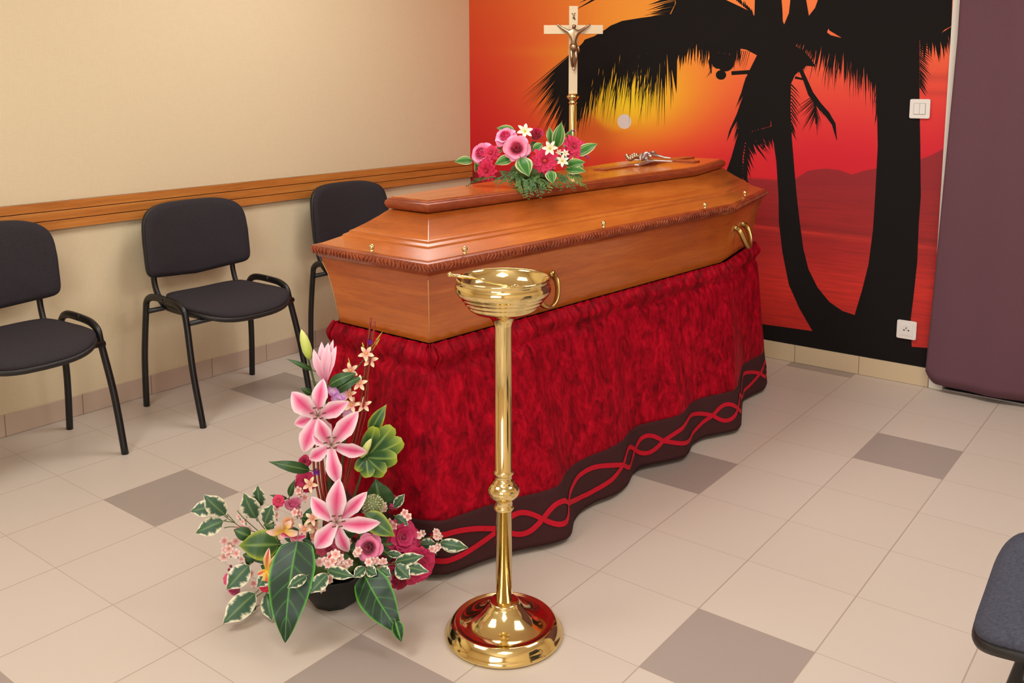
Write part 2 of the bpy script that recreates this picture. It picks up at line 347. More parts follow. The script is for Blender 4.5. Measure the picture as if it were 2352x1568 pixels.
G = [(1758, 745), (1866, 760), (1836, 708), (1812, 654), (1797, 579), (1789, 510), (1788, 450), (1783, 370), (1774, 310), (1765, 230), (1738, 200), (1740, 90), (1822, 90), (1817, 188), (1816, 249), (1819, 320), (1826, 404), (1830, 450), (1837, 510), (1845, 570), (1857, 618), (1878, 660), (1905, 693), (1935, 714), (1963, 723), (1980, 666), (1995, 606), (2005, 528), (2010, 451), (2016, 337), (2014, 236), (2008, 151), (2005, 60), (2112, 60), (2112, 236), (2114, 337), (2115, 451), (2110, 519), (2107, 600), (2099, 675), (2092, 732), (2094, 796), (2160, 803), (2160, 870), (2000, 850), (1700, 800), (1500, 740), (1300, 700), (1300, 660), (1600, 715)]
poly(G)
poly([(1386, 71), (1402, 59), (1429, 48), (1472, 41), (1541, 32), (1552, 8), (1548, -60), (1640, -60), (1668, 0), (1700, 15), (1726, 28), (1735, 40), (1740, 80), (1742, 112), (1690, 104), (1660, 103), (1640, 98), (1600, 95), (1556, 105), (1554, 215), (1545, 170), (1530, 100), (1500, 95), (1470, 108), (1440, 105), (1420, 115), (1400, 120), (1385, 150), (1365, 165), (1350, 195), (1330, 215), (1322, 150), (1328, 115), (1343, 91), (1373, 80)])
poly([(1735, -60), (1790, -60), (1797, 20), (1798, 48), (1801, 56), (1812, 30), (1822, -60), (1850, -10), (1858, 36), (1872, 18), (1900, -60), (2010, -60), (2010, 125), (1985, 108), (1950, 95), (1925, 75), (1905, 60), (1895, 85), (1838, 90), (1828, 106), (1846, 116), (1862, 135), (1874, 153), (1852, 151), (1846, 158), (1838, 162), (1826, 172), (1818, 190), (1780, 300), (1765, 230), (1738, 220), (1716, 172), (1738, 128), (1739, 120), (1725, 114), (1735, 100), (1742, 95), (1728, 75), (1733, 30)])
poly([(2005, -80), (2190, -80), (2188, 60), (2170, 68), (2150, 88), (2130, 95), (2112, 92), (2112, 160), (2008, 160)])
poly([(1738, 128), (1716, 172), (1708, 210), (1700, 260), (1694, 310), (1680, 360), (1666, 400), (1706, 418), (1706, 360), (1712, 325), (1728, 300), (1770, 290), (1770, 128)])
poly([(1708, 230), (1692, 262), (1675, 300), (1669, 326), (1682, 296), (1698, 270), (1712, 250)])
stroke([(1740, 122), (1715, 109), (1680, 104), (1655, 109), (1638, 122), (1630, 142), (1634, 168)], [10, 10, 9, 9, 9, 7, 2])
disc(1666, 144, 20, 20); disc(1650, 140, 16, 18); disc(1656, 172, 12, 11); stroke([(1680, 168), (1725, 165)], [9, 9])
stroke([(1838, 158), (1850, 185), (1862, 215), (1880, 240), (1900, 262), (1915, 285), (1922, 322)], [9, 10, 13, 13, 12, 9, 1])
stroke([(1826, 178), (1846, 182)], [6, 4]); stroke([(1866, 215), (1872, 240), (1874, 285)], [7, 5, 2])
poly([(1345, 95), (1400, 62), (1480, 46), (1545, 36), (1700, 30), (1735, 60), (1735, 106), (1600, 98), (1545, 108), (1470, 116), (1400, 128), (1360, 175), (1335, 195)])
poly([(1880, 20), (2010, 40), (2010, 128), (1950, 97), (1905, 70)])
leaflets([(1338, 190), (1360, 150), (1400, 112), (1460, 104), (1530, 98)], 78, (-.16, 1), (-.1, 1), 105, 125, 6)
leaflets([(1338, 190), (1360, 150), (1400, 112), (1460, 104), (1530, 98)], 120, (-.2, 1), (-.06, 1), 150, 185, 3.2, .1, .05)
leaflets([(1345, 95), (1318, 140), (1305, 200), (1312, 260)], 60, (-.78, .68), (-.2, 1), 200, 90, 3, .06, .05)
leaflets([(1850, 60), (1905, 80), (1950, 92), (2008, 128)], 70, (-.2, 1), (.1, 1), 115, 130, 3.5, .06)
leaflets([(1500, 100), (1542, 110)], 22, (-.35, 1), (.15, 1), 120, 135, 5, .1)
leaflets([(1345, 95), (1318, 140), (1305, 200), (1312, 260)], 46, (-.72, .7), (-.25, 1), 165, 70, 7, .08)
leaflets([(1322, 130), (1330, 215)], 22, (-.3, 1), (-.05, 1), 150, 85, 6)
leaflets([(1556, 100), (1600, 92), (1700, 102)], 58, (-.05, 1), (.0, 1), 62, 55, 6, .1)
poly([(1500, -48), (1530, -110), (1600, -170), (1690, -225), (1790, -240), (1900, -235), (2020, -215), (2110, -200), (2190, -150), (2190, -48)])
leaflets([(1400, -20), (1500, -110), (1600, -175), (1700, -230), (1800, -242), (1900, -238)], 60, (-1, .5), (.1, -1), 90, 110, 9)
leaflets([(1556, -40), (1550, 10), (1538, 34)], 22, (-1, .35), (-1, .1), 60, 62, 4, .1, .3)
leaflets([(1668, -20), (1730, 34)], 16, (.1, -1), (-.3, -1), 20, 16, 5)
leaflets([(1850, 40), (1880, 60), (1905, 80), (1950, 92), (2008, 128)], 66, (-.3, 1), (.12, 1), 85, 105, 8, .08)
leaflets([(1836, 88), (1900, 84)], 16, (-.45, 1), (-.2, 1), 50, 66, 4)
leaflets([(2114, 85), (2150, 84), (2184, 62)], 26, (-.05, 1), (.32, 1), 48, 64, 6, .08)
leaflets([(2112, 92), (2112, 200)], 22, (.85, .5), (.6, .9), 42, 30, 3.5, .1)
leaflets([(1716, 172), (1694, 300)], 14, (-.35, 1), (-.3, 1), 60, 40, 4)
leaflets([(1724, 210), (1714, 300), (1706, 400)], 26, (.72, .72), (.3, 1), 66, 40, 7, .08)
leaflets([(1712, 322), (1728, 302), (1772, 290)], 20, (.55, .9), (.25, 1), 60, 50, 7, .08)
leaflets([(1725, 240), (1730, 330)], 12, (.8, .7), (.7, .8), 70, 55, 5)
leaflets([(1817, 190), (1817, 300)], 14, (.75, .8), (.5, 1), 40, 34, 3.5)
leaflets([(1870, 218), (1874, 262)], 14, (-.95, .6), (-.3, 1), 62, 56, 2.5, .1); leaflets([(1870, 218), (1874, 268)], 12, (.5, .8), (.15, 1), 46, 50, 2.5, .1)
leaflets([(1638, 118), (1632, 165)], 10, (.2, 1), (-.4, 1), 20, 20, 2, .3); leaflets([(1660, 112), (1725, 118)], 14, (.0, 1), (-.2, 1), 42, 50, 1.6, .15)
leaflets([(2014, 150), (2014, 260)], 10, (-.12, 1), (-.1, 1), 50, 40, 3)
mo = mural.build('wall_mural', [M['mural'], M['print']], smooth=False)
tag(mo, 'wall mural of a red and orange sea sunset behind black palm tree silhouettes', 'mural')
mo['surface_note'] = 1; del mo['surface_note']

# ------------------------------------------------------------------ switch and socket
def rbox(x0, x1, z0, z1, y0, y1, r=.006, n=6):
    pts = []
    for cx_, cz_, a0 in ((x1-r, z1-r, 0), (x0+r, z1-r, 90), (x0+r, z0+r, 180), (x1-r, z0+r, 270)):
        for k in range(n+1): a = R(a0+90*k/n); pts.append((cx_+r*math.cos(a), cz_+r*math.sin(a)))
    m = MB(); N = len(pts)
    m.add([(x, y0, z) for x, z in pts]+[(x, y1, z) for x, z in pts], [tuple(range(N)), tuple(range(2*N-1, N-1, -1))]+[(i, i+N, (i+1) % N+N, (i+1) % N) for i in range(N)]); return m
Y0 = YW-.0022
def plate(name, cx_, cz_, label, cat):
    e = empty(name, (cx_, Y0, cz_)); tag(e, label, cat)
    rbox(cx_-.041, cx_+.041, cz_-.041, cz_+.041, Y0-.009, Y0, .007).build('cover_plate', M['white'], e, False, .0015); return e
sw = plate('light_switch', 1.7105, 1.2105, 'white square double rocker light switch on the mural beside the curtain', 'light switch')
for s in (-1, 1):
    m = MB(); box(m, (1.7105+(.0006 if s > 0 else -.0225), Y0-.0125, 1.188), (1.7105+(.0225 if s > 0 else -.0006), Y0-.009, 1.233)); m.build('rocker', M['white'], sw, False, .001)
m = rbox(1.7105-.0245, 1.7105+.0245, 1.186, 1.235, Y0-.0096, Y0-.009, .002); m.build('rocker_surround', M['lightgrey'], sw, False)
so = plate('power_socket', 1.71, .2425, 'white square power socket low on the mural above the skirting', 'power socket')
m = MB(); prof = [(.0205, -.0095), (.0205, -.0115), (.0195, -.0115), (.0185, -.0035), (.0, -.0035)]
n = 32; vs = [(1.71+r*math.cos(2*math.pi*k/n), Y0+y, .2425+r*math.sin(2*math.pi*k/n)) for r, y in prof for k in range(n)]
m.add(vs, [(i*n+k, i*n+(k+1) % n, (i+1)*n+(k+1) % n, (i+1)*n+k) for i in range(4) for k in range(n)]); so_w = m.build('socket_well', M['white'], so)
m = rbox(1.71-.026, 1.71+.026, .2425-.026, .2425+.026, Y0-.0105, Y0-.009, .003); m.build('inner_frame', M['white'], so, False, .0008)
for dx, dz in ((-.0095, 0), (.0095, 0)):
    m = MB(); tube(m, [(1.71+dx, Y0-.0117, .2425+dz-.001), (1.71+dx, Y0-.0108, .2425+dz-.001)], .003, 12); m.build('contact_hole', M['dark'], so)
m = MB(); tube(m, [(1.71, Y0-.019, .2525), (1.71, Y0-.0105, .2525)], .0024, 12); m.build('earth_pin', M['grey'], so)

# ------------------------------------------------------------------ plum curtain
def curtain():
    m = MB(); x0, x1 = 1.85, 3.3; NXc, NZc = 150, 60; th = .006; rows = []
    for side in (0, 1):
        for j in range(NZc+1):
            t = j/NZc; z = .035+(2.47-.035)*t
            for i in range(NXc+1):
                s = i/NXc; zl = z
                ed = .045*max(0, 1-z/1.5)+.012*math.sin(z*2.2)*0
                x = x0-ed+(x1-x0+ed)*s
                d = x-(x0-ed)
                zz = z+max(0, .05-d)**2*18*max(0, 1-t*6)+.006*math.sin(x*5)*(1-t)
                y = YW-.05-.010*math.sin(x*13+.4*math.sin(z*1.3))*(.5+.5*t)-.006*math.sin(x*31)-.012*max(0, 1-z/.5)*math.sin(x*7)
                rows.append((x, y+side*th, zz))
    W = NXc+1; S2 = W*(NZc+1)
    fs = [(j*W+i, j*W+i+1, (j+1)*W+i+1, (j+1)*W+i) for j in range(NZc) for i in range(NXc)]
    fs += [tuple(q+S2 for q in f[::-1]) for f in fs]
    fs += [(j*W, (j+1)*W, (j+1)*W+S2, j*W+S2) for j in range(NZc)]+[(i+1, i, i+S2, i+1+S2) for i in range(NXc)]
    m.add(rows, fs); return m.build('door_curtain', M['curtain'])
tag(curtain(), 'plain plum curtain hanging over the doorway right of the mural', 'curtain')
m = MB(); tube(m, [(1.8, YW-.045, 2.485), (3.35, YW-.045, 2.485)], .012, 12)
for xx in (1.85, 2.6, 3.3): box(m, (xx-.01, YW-.05, 2.485), (xx+.01, YW-.0, 2.515))
tag(m.build('curtain_rod', M['whitepaint']), 'white curtain rod above the doorway holding the plum curtain', 'curtain rod')

# ------------------------------------------------------------------ chairs
def sheet_closed(fn_top, fn_bot, nu, nv, loopfn):
    pass
def pad(mb, outline, zt_fn, zb_fn, rings=7, mi=0, edge=.006):
    """cushion from a planar outline (list of (a,b)); zt/zb give height over the plane"""
    n = len(outline); ca = sum(p[0] for p in outline)/n; cb = sum(p[1] for p in outline)/n
    vs = [];
    def ringpts(s): return [(ca+(p[0]-ca)*s, cb+(p[1]-cb)*s) for p in outline]
    ss = [1-(1-math.sin(math.pi/2*k/rings))*1 for k in range(rings+1)]
    seq = []
    for k in range(rings+1): seq.append((ringpts(max(k/rings, .001)**.7 if k else .001), zt_fn, 1))
    seq = [(ringpts(.001), zt_fn)]+[(ringpts((k/rings)), zt_fn) for k in range(1, rings)]+[(ringpts(.985), zt_fn), (ringpts(1), 'mid')]+[(ringpts(.985), zb_fn)]+[(ringpts(k/rings), zb_fn) for k in range(rings-1, 0, -1)]+[(ringpts(.001), zb_fn)]
    for pts, f in seq:
        for a, b_ in pts:
            z = (zt_fn(a, b_)+zb_fn(a, b_))/2 if f == 'mid' else f(a, b_)
            vs.append((a, b_, z))
    K = len(seq); fs = [(i*n+k, i*n+(k+1) % n, (i+1)*n+(k+1) % n, (i+1)*n+k) for i in range(K-1) for k in range(n)]
    return vs, fs
def superell(ha, hb, e, n=44, f=lambda a, b: (a, b)):
    out = []
    for k in range(n):
        t = 2*math.pi*k/n; c, s = math.cos(t), math.sin(t)
        out.append(f(ha*math.copysign(abs(c)**(2/e), c), hb*math.copysign(abs(s)**(2/e), s)))
    return out
def make_chair(fab, sq=3.4):
    r = empty('stacking_chair', (0, 0, 0)); r['_local'] = 1
    # seat: a = forward (x), b = sideways (y)
    ol = superell(.205, .232, sq, 52, lambda a, b_: (a+.015, b_*(1-.10*(-a/.205) if a < 0 else 1-.02*a/.205)))
    def zt_(a, b_): return .452-.9*max(0, a-.10)**2*2-.012*math.cos(min(1, abs(b_)/.23)*math.pi/2)+.02*max(0, -a/.2)**2+.012*(1-(abs(b_)/.24)**2)*0
    def ztop(a, b_): 
        e = max(abs(a-.015)/.205, abs(b_)/.232); return zt_(a, b_)+.012*(1-min(1, e)**4)
    vs, fs = pad(None, ol, ztop, lambda a, b_: zt_(a, b_)-.014); MB().add(vs, fs).build('seat', fab, r, True)
    ol2 = [((p[0]-.015)*1.012+.015, p[1]*1.012) for p in ol]
    vs, fs = pad(None, ol2, lambda a, b_: zt_(a, b_)-.0125, lambda a, b_: zt_(a, b_)-.030); MB().add(vs, fs).build('seat_shell', M['plastic'], r, True)
    # backrest: plane coordinates a = sideways, b = up
    def bf(a, b_):
        top = b_ > 0; s = 1-.035*(b_/.155) if top else 1
        return (a*s, b_-(.018*math.cos(a/.235*math.pi/2)**2 if not top else 0))
    olb = []
    nB = 60
    for k in range(nB):
        t = 2*math.pi*k/nB; c, s = math.cos(t), math.sin(t); e = 4.0 if s > 0 else 10
        olb.append(bf(.246*math.copysign(abs(c)**(2/e), c), .150*math.copysign(abs(s)**(2/e), s)))
    def place(vs):
        out = []
        for a, b_, d in vs:
            z = .683+b_*.985; x = -.232-.10*(b_)+d*1.0+.85*a*a
            out.append((x, a, z))
        return out
    def fd(a, b_): e = max(abs(a)/.235, abs(b_)/.15); return .024+.010*(1-min(1, e)**4)
    vs, fs = pad(None, olb, fd, lambda a, b_: .010); MB().add(place(vs), fs).build('backrest', fab, r, True)
    vs, fs = pad(None, [(a*1.01, b_*1.01) for a, b_ in olb], lambda a, b_: .0112, lambda a, b_: -.010); MB().add(place(vs), fs).build('backrest_shell', M['plastic'], r, True)
    for s in (-1, 1):
        y = .262*s; yi = .25*s
        fr = smooth_path([(.200, y, .0), (.150, y, .21), (.104, yi, .395), (.085, yi, .443), (.040, yi, .464), (-.03, yi, .470)], 6)
        tube(MB(), fr, .0148, 12, flat=(1, .8)).build('leg', M['black'], r)
        rr = smooth_path([(-.200, y, .0), (-.192, y, .21), (-.183, yi, .40), (-.170, yi, .448), (-.125, yi, .469), (-.03, yi, .470)], 6)
        tube(MB(), rr, .0148, 12, flat=(1, .8)).build('leg', M['black'], r)
        ub = smooth_path([(.10, .17*s, .405), (-.10, .175*s, .405), (-.165, .185*s, .425), (-.205, .19*s, .49), (-.216, .19*s, .58), (-.222, .19*s, .68)], 5)
        tube(MB(), ub, .0135, 10, flat=(1, .8)).build('backrest_upright', M['black'], r)
    for xx, zz in ((.125, .40), (-.165, .405)):
        m = MB(); tube(m, [(xx, -.252, zz), (xx, .252, zz)], .0105, 10); m.build('crossbar', M['black'], r)
    del r['_local']
    return r
def copy_tree(o, parent=None):
    c = o.copy(); COL.objects.link(c); c.parent = parent
    for ch in list(o.children): copy_tree(ch, c)
    return c
ch = make_chair(M['fabric'])
ch.location = (-.493, .826, 0); tag(ch, 'black fabric chair against the cream wall, the middle one of the row', 'chair', 'black chairs along the cream wall')
c2 = copy_tree(ch); c2.location = (-.493, -.02, 0); tag(c2, 'black fabric chair cut off by the left edge of the photo', 'chair', 'black chairs along the cream wall')
c3 = copy_tree(ch); c3.location = (-.493, 1.695, 0); tag(c3, 'black fabric chair half hidden behind the foot of the coffin', 'chair', 'black chairs along the cream wall')
c4 = make_chair(M['fabric2'], 5.5); c4.location = (2.705, .366, 0); c4.rotation_euler = (0, 0, R(183)); tag(c4, 'blue grey fabric chair whose seat corner enters at the right edge near the camera', 'chair')

# ------------------------------------------------------------------ coffin
OX, OY, TH = .943, .343, -.015
W0, W1_, W2, L1, L2 = .179, .287, .19, 1.504, 1.986
ZB, ZR, ZT = .635, .853, .982
def outline(d, w0=W0, w1=W1_, w2=W2, l1=L1, l2=L2):
    pts = [(-w0, 0), (w0, 0), (w1, l1), (w2, l2), (-w2, l2), (-w1, l1)]; out = []
    for i in range(6):
        a, b_, c = (V(pts[i-1]), V(pts[i]), V(pts[(i+1) % 6])); u = (b_-a).normalized(); v = (c-b_).normalized()
        n1 = V((u.y, -u.x)); n2 = V((v.y, -v.x)); q = n1+n2; q /= q.dot(n1); out.append(b_+q*d)
    return out
def cw(p, z): c, s = math.cos(TH), math.sin(TH); return V((OX+c*p[0]-s*p[1], OY+s*p[0]+c*p[1], z))
def ringsolid(prof, capb=True, capt=True):
    m = MB(); vs = []
    for d, z in prof:
        vs += [cw(p, z) for p in outline(d)]
    K = len(prof); fs = [(i*6+k, i*6+(k+1) % 6, (i+1)*6+(k+1) % 6, (i+1)*6+k) for i in range(K-1) for k in range(6)]
    if capb: fs.append((5, 4, 3, 2, 1, 0))
    if capt: fs.append(tuple((K-1)*6+k for k in range(6)))
    return m.add(vs, fs)
cof = empty('coffin', (OX, OY, ZB)); tag(cof, 'long varnished oak coffin with closed lid on the red velvet draped trolley', 'coffin')
ringsolid([(.0, ZB), (.012, ZB+.09), (.022, ZB+.145), (.034, ZB+.183), (.036, ZB+.1955)]).build('body', M['coffin'], cof, False, .0025)
ringsolid([(.030, ZR-.023), (.040, ZR-.022), (.046, ZR-.014), (.052, ZR-.010), (.057, ZR+.002), (.055, ZR+.012), (.048, ZR+.0155), (.042, ZR+.0155), (.0415, ZR+.011), (.03, ZR+.011)], False, False).build('rim_moulding', M['moulding'], cof, False, .0012)
# carved leaf frieze on the rim
def frieze():
    m = MB(); o1 = outline(.0535); o2 = outline(.0575)
    for k in range(6):
        if k in (2, 3, 4): continue
        a, b_ = o1[k], o1[(k+1) % 6]; L = (b_-a).length; n = int(L/.0135); dr = (b_-a).normalized(); nr = V((dr.y, -dr.x))
        for i in range(n):
            t = (i+.5)/n; c = a+(b_-a)*t; tilt = .009*(1 if (i//5) % 2 else -.6)
            p0 = cw(c-dr*.004, ZR-.010); pts = []
            for q in range(5):
                s = q/4; pts.append(cw(c+dr*(tilt*s+.003*math.sin(s*6+i))+nr*(.0022*math.sin(s*math.pi)+.0008+.0035*s*(1-s)*2), ZR-.010+.021*s))
            tube(m, pts, [.0012, .0024, .0026, .0022, .0010], 6)
    for k in (2, 3, 4):
        a, b_ = o1[k], o1[(k+1) % 6]
        L = (b_-a).length; n = int(L/.02); dr = (b_-a).normalized(); nr = V((dr.y, -dr.x))
        for i in range(n):
            c = a+(b_-a)*((i+.5)/n); tube(m, [cw(c, ZR-.008), cw(c+dr*.006+nr*.003, ZR+.002), cw(c+dr*.01, ZR+.01)], [.001, .0025, .001], 5)
    return m.build('carved_frieze', M['moulding'], cof)
frieze()
ringsolid([(.040, ZR+.011), (.0405, ZR+.0165), (.034, ZR+.0185), (-.008, ZR+.0365), (-.010, ZR+.0415), (-.022, ZR+.0475), (-.024, ZR+.0525), (-.031, ZR+.0555), (-.060, ZR+.074), (-.085, ZR+.0925), (-.105, ZR+.109), (-.118, ZR+.1125)], False, True).build('lid', M['coffin'], cof, False, .0015)
ringsolid([(-.122, ZT-.016), (-.108, ZT-.0155), (-.101, ZT-.009), (-.0975, ZT+.001), (-.100, ZT+.009), (-.105, ZT+.0115), (-.106, ZT+.0145), (-.111, ZT+.0165)], True, True).build('lid_panel', [M['moulding']], cof, False, .001)
ringsolid([(-.1125, ZT+.0155), (-.1135, ZT+.0195)], True, True).build('lid_top', M['coffintop'], cof, False, .0006)
ZTOP = ZT+.0195
# pale lines along the near corners, a painted edge highlight
for k in range(2):
    m = MB(); pr = [(.0, ZB), (.012, ZB+.09), (.022, ZB+.145), (.034, ZB+.183)]; tube(m, [cw(outline(d+.0003)[k], z) for d, z in pr], .0011, 6)
    m.build('corner_highlight', pmat('edge_highlight_paint', (214, 160, 96), .5), cof)
# ball headed lid screws
def screw(px, py):
    p = atz(px, py, ZR+.033); return p
for px, py in ((854, 568), (1067, 573), (1386, 514), (1619, 471), (1711, 443)):
    p = screw(px, py); e = MB(); ball(e, p+V((0, 0, .001)), .0085, 16); lathe(e, [(.0001, -.012), (.0065, -.012), (.0055, -.008), (.003, -.005)], p, 12)
    e.build('lid_screw', M['brass'], cof)
for t_ in (.3, .9, 1.45):
    o_ = outline(.012); a, b_ = o_[5], o_[0]; c = b_+(a-b_)*(t_/1.6); p = cw(c, ZR+.031); e = MB(); ball(e, p+V((0, 0, .001)), .0085, 16); lathe(e, [(.0001, -.012), (.0065, -.012), (.0055, -.008), (.003, -.005)], p, 12); e.build('lid_screw', M['brass'], cof)
# swing handles
def handle(side, s, w=.12, h=.085, top=ZB+.118):
    o_ = outline(.016); a, b_ = (o_[1], o_[2]) if side > 0 else (o_[0], o_[5])
    if s > L1: a, b_ = (o_[2], o_[3]) if side > 0 else (o_[5], o_[4]); s -= L1
    dr = (b_-a).normalized(); nr = V((dr.y, -dr.x))*side; c = a+dr*s
    m = MB(); pts = []
    for k in range(21):
        t = math.pi*k/20; al = -math.cos(t)*w/2; z = top-math.sin(t)**.8*h; out = .010+.038*math.sin(t)**.5
        pts.append(cw(c+dr*al*(1-.15*math.sin(t))+nr*out, z))
    tube(m, pts, [.0065+.004*abs(math.cos(math.pi*k/20))**.5 for k in range(21)], 10, flat=(1.1, .65))
    h_ = m.build('handle', M['oldbrass'], cof)
    for sg in (-1, 1):
        m = MB(); tube(m, [cw(c+dr*(sg*w/2)-nr*.003, top), cw(c+dr*(sg*w/2)+nr*.013, top)], [.014, .009], 16)
        m.build('handle_mount', M['oldbrass'], h_)
for s in (.395, 1.075, 1.72): handle(-1, s)
handle(1, .435); handle(1, 1.70)
# raised wooden cross on the lid top
m = MB(); cz = ZTOP
box(m, (.905, 1.47, cz), (.955, 2.19, cz+.006)); box(m, (.80, 1.975, cz), (.9049, 2.03, cz+.006)); box(m, (.9551, 1.975, cz), (1.06, 2.03, cz+.006))
m.build('lid_cross', M['moulding'], cof, False, .001)

# ------------------------------------------------------------------ small figures for the two crucifixes (one skinned body each)
def corpus(name, base, right, up, out, s, mat, parent, arms=.42):
    P = lambda a, b_, c=0: V(base)+V(right)*(a*s)+V(up)*(b_*s)+V(out)*(c*s)
    pts = [P(0, .02, .1), P(0, .16, .14), P(0, .30, .12), P(.0, .40, .12), P(.01, .50, .17),  # pelvis, belly, chest, neck, head
           P(-.12, .34, .1), P(-.27, .43, .05), P(-arms, .52, .03), P(.12, .34, .1), P(.27, .43, .05), P(arms, .52, .03),
           P(-.05, -.04, .1), P(-.05, -.24, .17), P(-.02, -.46, .05), P(.05, -.04, .1), P(.06, -.24, .17), P(.02, -.46, .06), P(0, -.54, .1)]
    ed = [(0, 1), (1, 2), (2, 3), (3, 4), (2, 5), (5, 6), (6, 7), (2, 8), (8, 9), (9, 10), (0, 11), (11, 12), (12, 13), (0, 14), (14, 15), (15, 16), (16, 17)]
    rad = [.075, .062, .085, .035, .062, .045, .032, .026, .045, .032, .026, .05, .042, .028, .05, .042, .028, .022]
    me = bpy.data.meshes.new(name); me.from_pydata([tuple(p) for p in pts], ed, []); me.materials.append(mat)
    o = bpy.data.objects.new(name, me); COL.objects.link(o)
    sk = o.modifiers.new('skin', 'SKIN'); sk.use_smooth_shade = True
    if not me.skin_vertices: 
        bpy.context.view_layer.objects.active = o; bpy.ops.object.mode_set(mode='EDIT'); bpy.ops.object.mode_set(mode='OBJECT')
    if me.skin_vertices:
        for i, v in enumerate(me.skin_vertices[0].data): v.radius = (rad[i]*s, rad[i]*s); v.use_root = (i == 0)
    q = o.modifiers.new('sub', 'SUBSURF'); q.levels = 1; q.render_levels = 2
    o.parent = parent
    pl = V((0, 0, 0)); q = parent
    while q: pl += q.location; q = q.parent
    o.location = -pl
    m = MB(); tube(m, [P(0, .06, .11), P(0, .0, .12), P(.02, -.09, .12)], [.085*s, .10*s, .085*s], 10); tube(m, [P(.09, .03, .12), P(.12, -.06, .12), P(.11, -.14, .11)], [.03*s, .035*s, .015*s], 8)
    m.build('loincloth', mat, o)
    return o
# silver crucifix lying on the lid
cb = V((.955, 1.80, ZTOP+.006)); cr_ = empty('silver_crucifix', cb); tag(cr_, 'small silver crucifix lying on the coffin lid', 'crucifix')
m = MB(); a_ = R(12); rx = V((math.cos(a_), math.sin(a_), 0)); ry = V((-math.sin(a_), math.cos(a_), 0))
def bar(m, c, u, v, hu, hv, z0, z1):
    q = [c+u*x+v*y+V((0, 0, z)) for x in (-hu, hu) for y in (-hv, hv) for z in (z0, z1)]
    m.add(q, [(0, 1, 3, 2), (4, 6, 7, 5), (0, 4, 5, 1), (2, 3, 7, 6), (0, 2, 6, 4), (1, 5, 7, 3)])
bar(m, cb, rx, ry, .095, .009, .008, .013); bar(m, cb+ry*-.04, rx, ry, .009, .12, .002, .0079)
m.build('cross', M['silver'], cr_, False, .001)
corpus('corpus', cb+V((0, 0, .012))-ry*.03, rx, ry, V((0, 0, 1)), .17, M['silver'], cr_)
# loose ornament (wreath) below the arms
m = MB()
for k in range(26):
    a = 2*math.pi*k/26; ball(m, cb+V((-.045+.03*math.cos(a), -.03+.045*math.sin(a), .018+.012*math.sin(a*2)**2)), .009, 8)
m.build('rosette', M['bronze'], cr_)

# processional cross behind the coffin
sx, sy = .150, 2.44; cs_ = empty('standing_crucifix', (sx, sy, 0)); tag(cs_, 'tall cream cross with a bronze corpus on a brass pole behind the coffin', 'crucifix')
B = V((sx, sy, 0)); rr_ = V((CR.x, CR.y, 0)).normalized(); oo_ = V((-CF.x, -CF.y, 0)).normalized()
def ppz(px, py):
    v = ray(px, py); t = V((v.x, v.y)).dot(V((sx-CAM.x, sy-CAM.y)))/V((v.x, v.y)).length_squared; return CAM.z+v.z*t, t
zt_c, tc = ppz(1316, 14); zb_c, _ = ppz(1316, 216); za, _ = ppz(1316, 68); mpp = tc/FPX
# the pole stands where the photo's pole does
lat = (1316-proj((sx, sy, 1.3))[0])*mpp; B = B+rr_*lat; cs_.location = (B.x, B.y, 0)
m = MB(); hw = 10*mpp; al = 68*mpp
def vb(m, x0, x1, z0, z1, d0, d1):
    q = [B+rr_*x+oo_*d+V((0, 0, z)) for x in (x0, x1) for d in (d0, d1) for z in (z0, z1)]
    m.add(q, [(0, 1, 3, 2), (4, 6, 7, 5), (0, 4, 5, 1), (2, 3, 7, 6), (0, 2, 6, 4), (1, 5, 7, 3)])
vb(m, -hw, hw, zb_c, zt_c, -.008, .008); vb(m, -al, -hw, za-hw, za+hw, -.008, .008); vb(m, hw, al, za-hw, za+hw, -.008, .008)
m.build('cross', M['cream'], cs_, False, .0012)
m = MB(); lathe(m, [(.0001, zb_c+.004), (.020, zb_c+.004), (.024, zb_c-.004), (.032, zb_c-.012), (.026, zb_c-.022), (.017, zb_c-.030), (.017, zb_c-.036), (.021, zb_c-.040), (.021, zb_c-.046), (.0165, zb_c-.050), (.019, zb_c-.056), (.019, .70), (.026, .68), (.019, .66), (.019, .10), (.03, .09), (.05, .06), (.11, .035), (.135, .02), (.14, 0), (.0001, 0)], (B.x, B.y, 0), 32)
m.build('pole', M['brass'], cs_)
corpus('corpus', B+V((0, 0, za-.085))+oo_*.006, rr_, V((0, 0, 1)), oo_, .215, M['bronze'], cs_, .38)
m = MB(); zz = zt_c-.045
tube(m, [B+rr_*-.008+oo_*.010+V((0, 0, zz+.010)), B+rr_*.004+oo_*.012+V((0, 0, zz)), B+rr_*-.004+oo_*.012+V((0, 0, zz-.012)), B+rr_*.008+oo_*.010+V((0, 0, zz-.02))], .003, 8)
tube(m, [B+rr_*.008+oo_*.010+V((0, 0, zz+.012)), B+rr_*-.002+oo_*.011+V((0, 0, zz)), B+rr_*.006+oo_*.010+V((0, 0, zz-.016))], .002, 8)
m.build('title_scroll', M['bronze'], cs_)

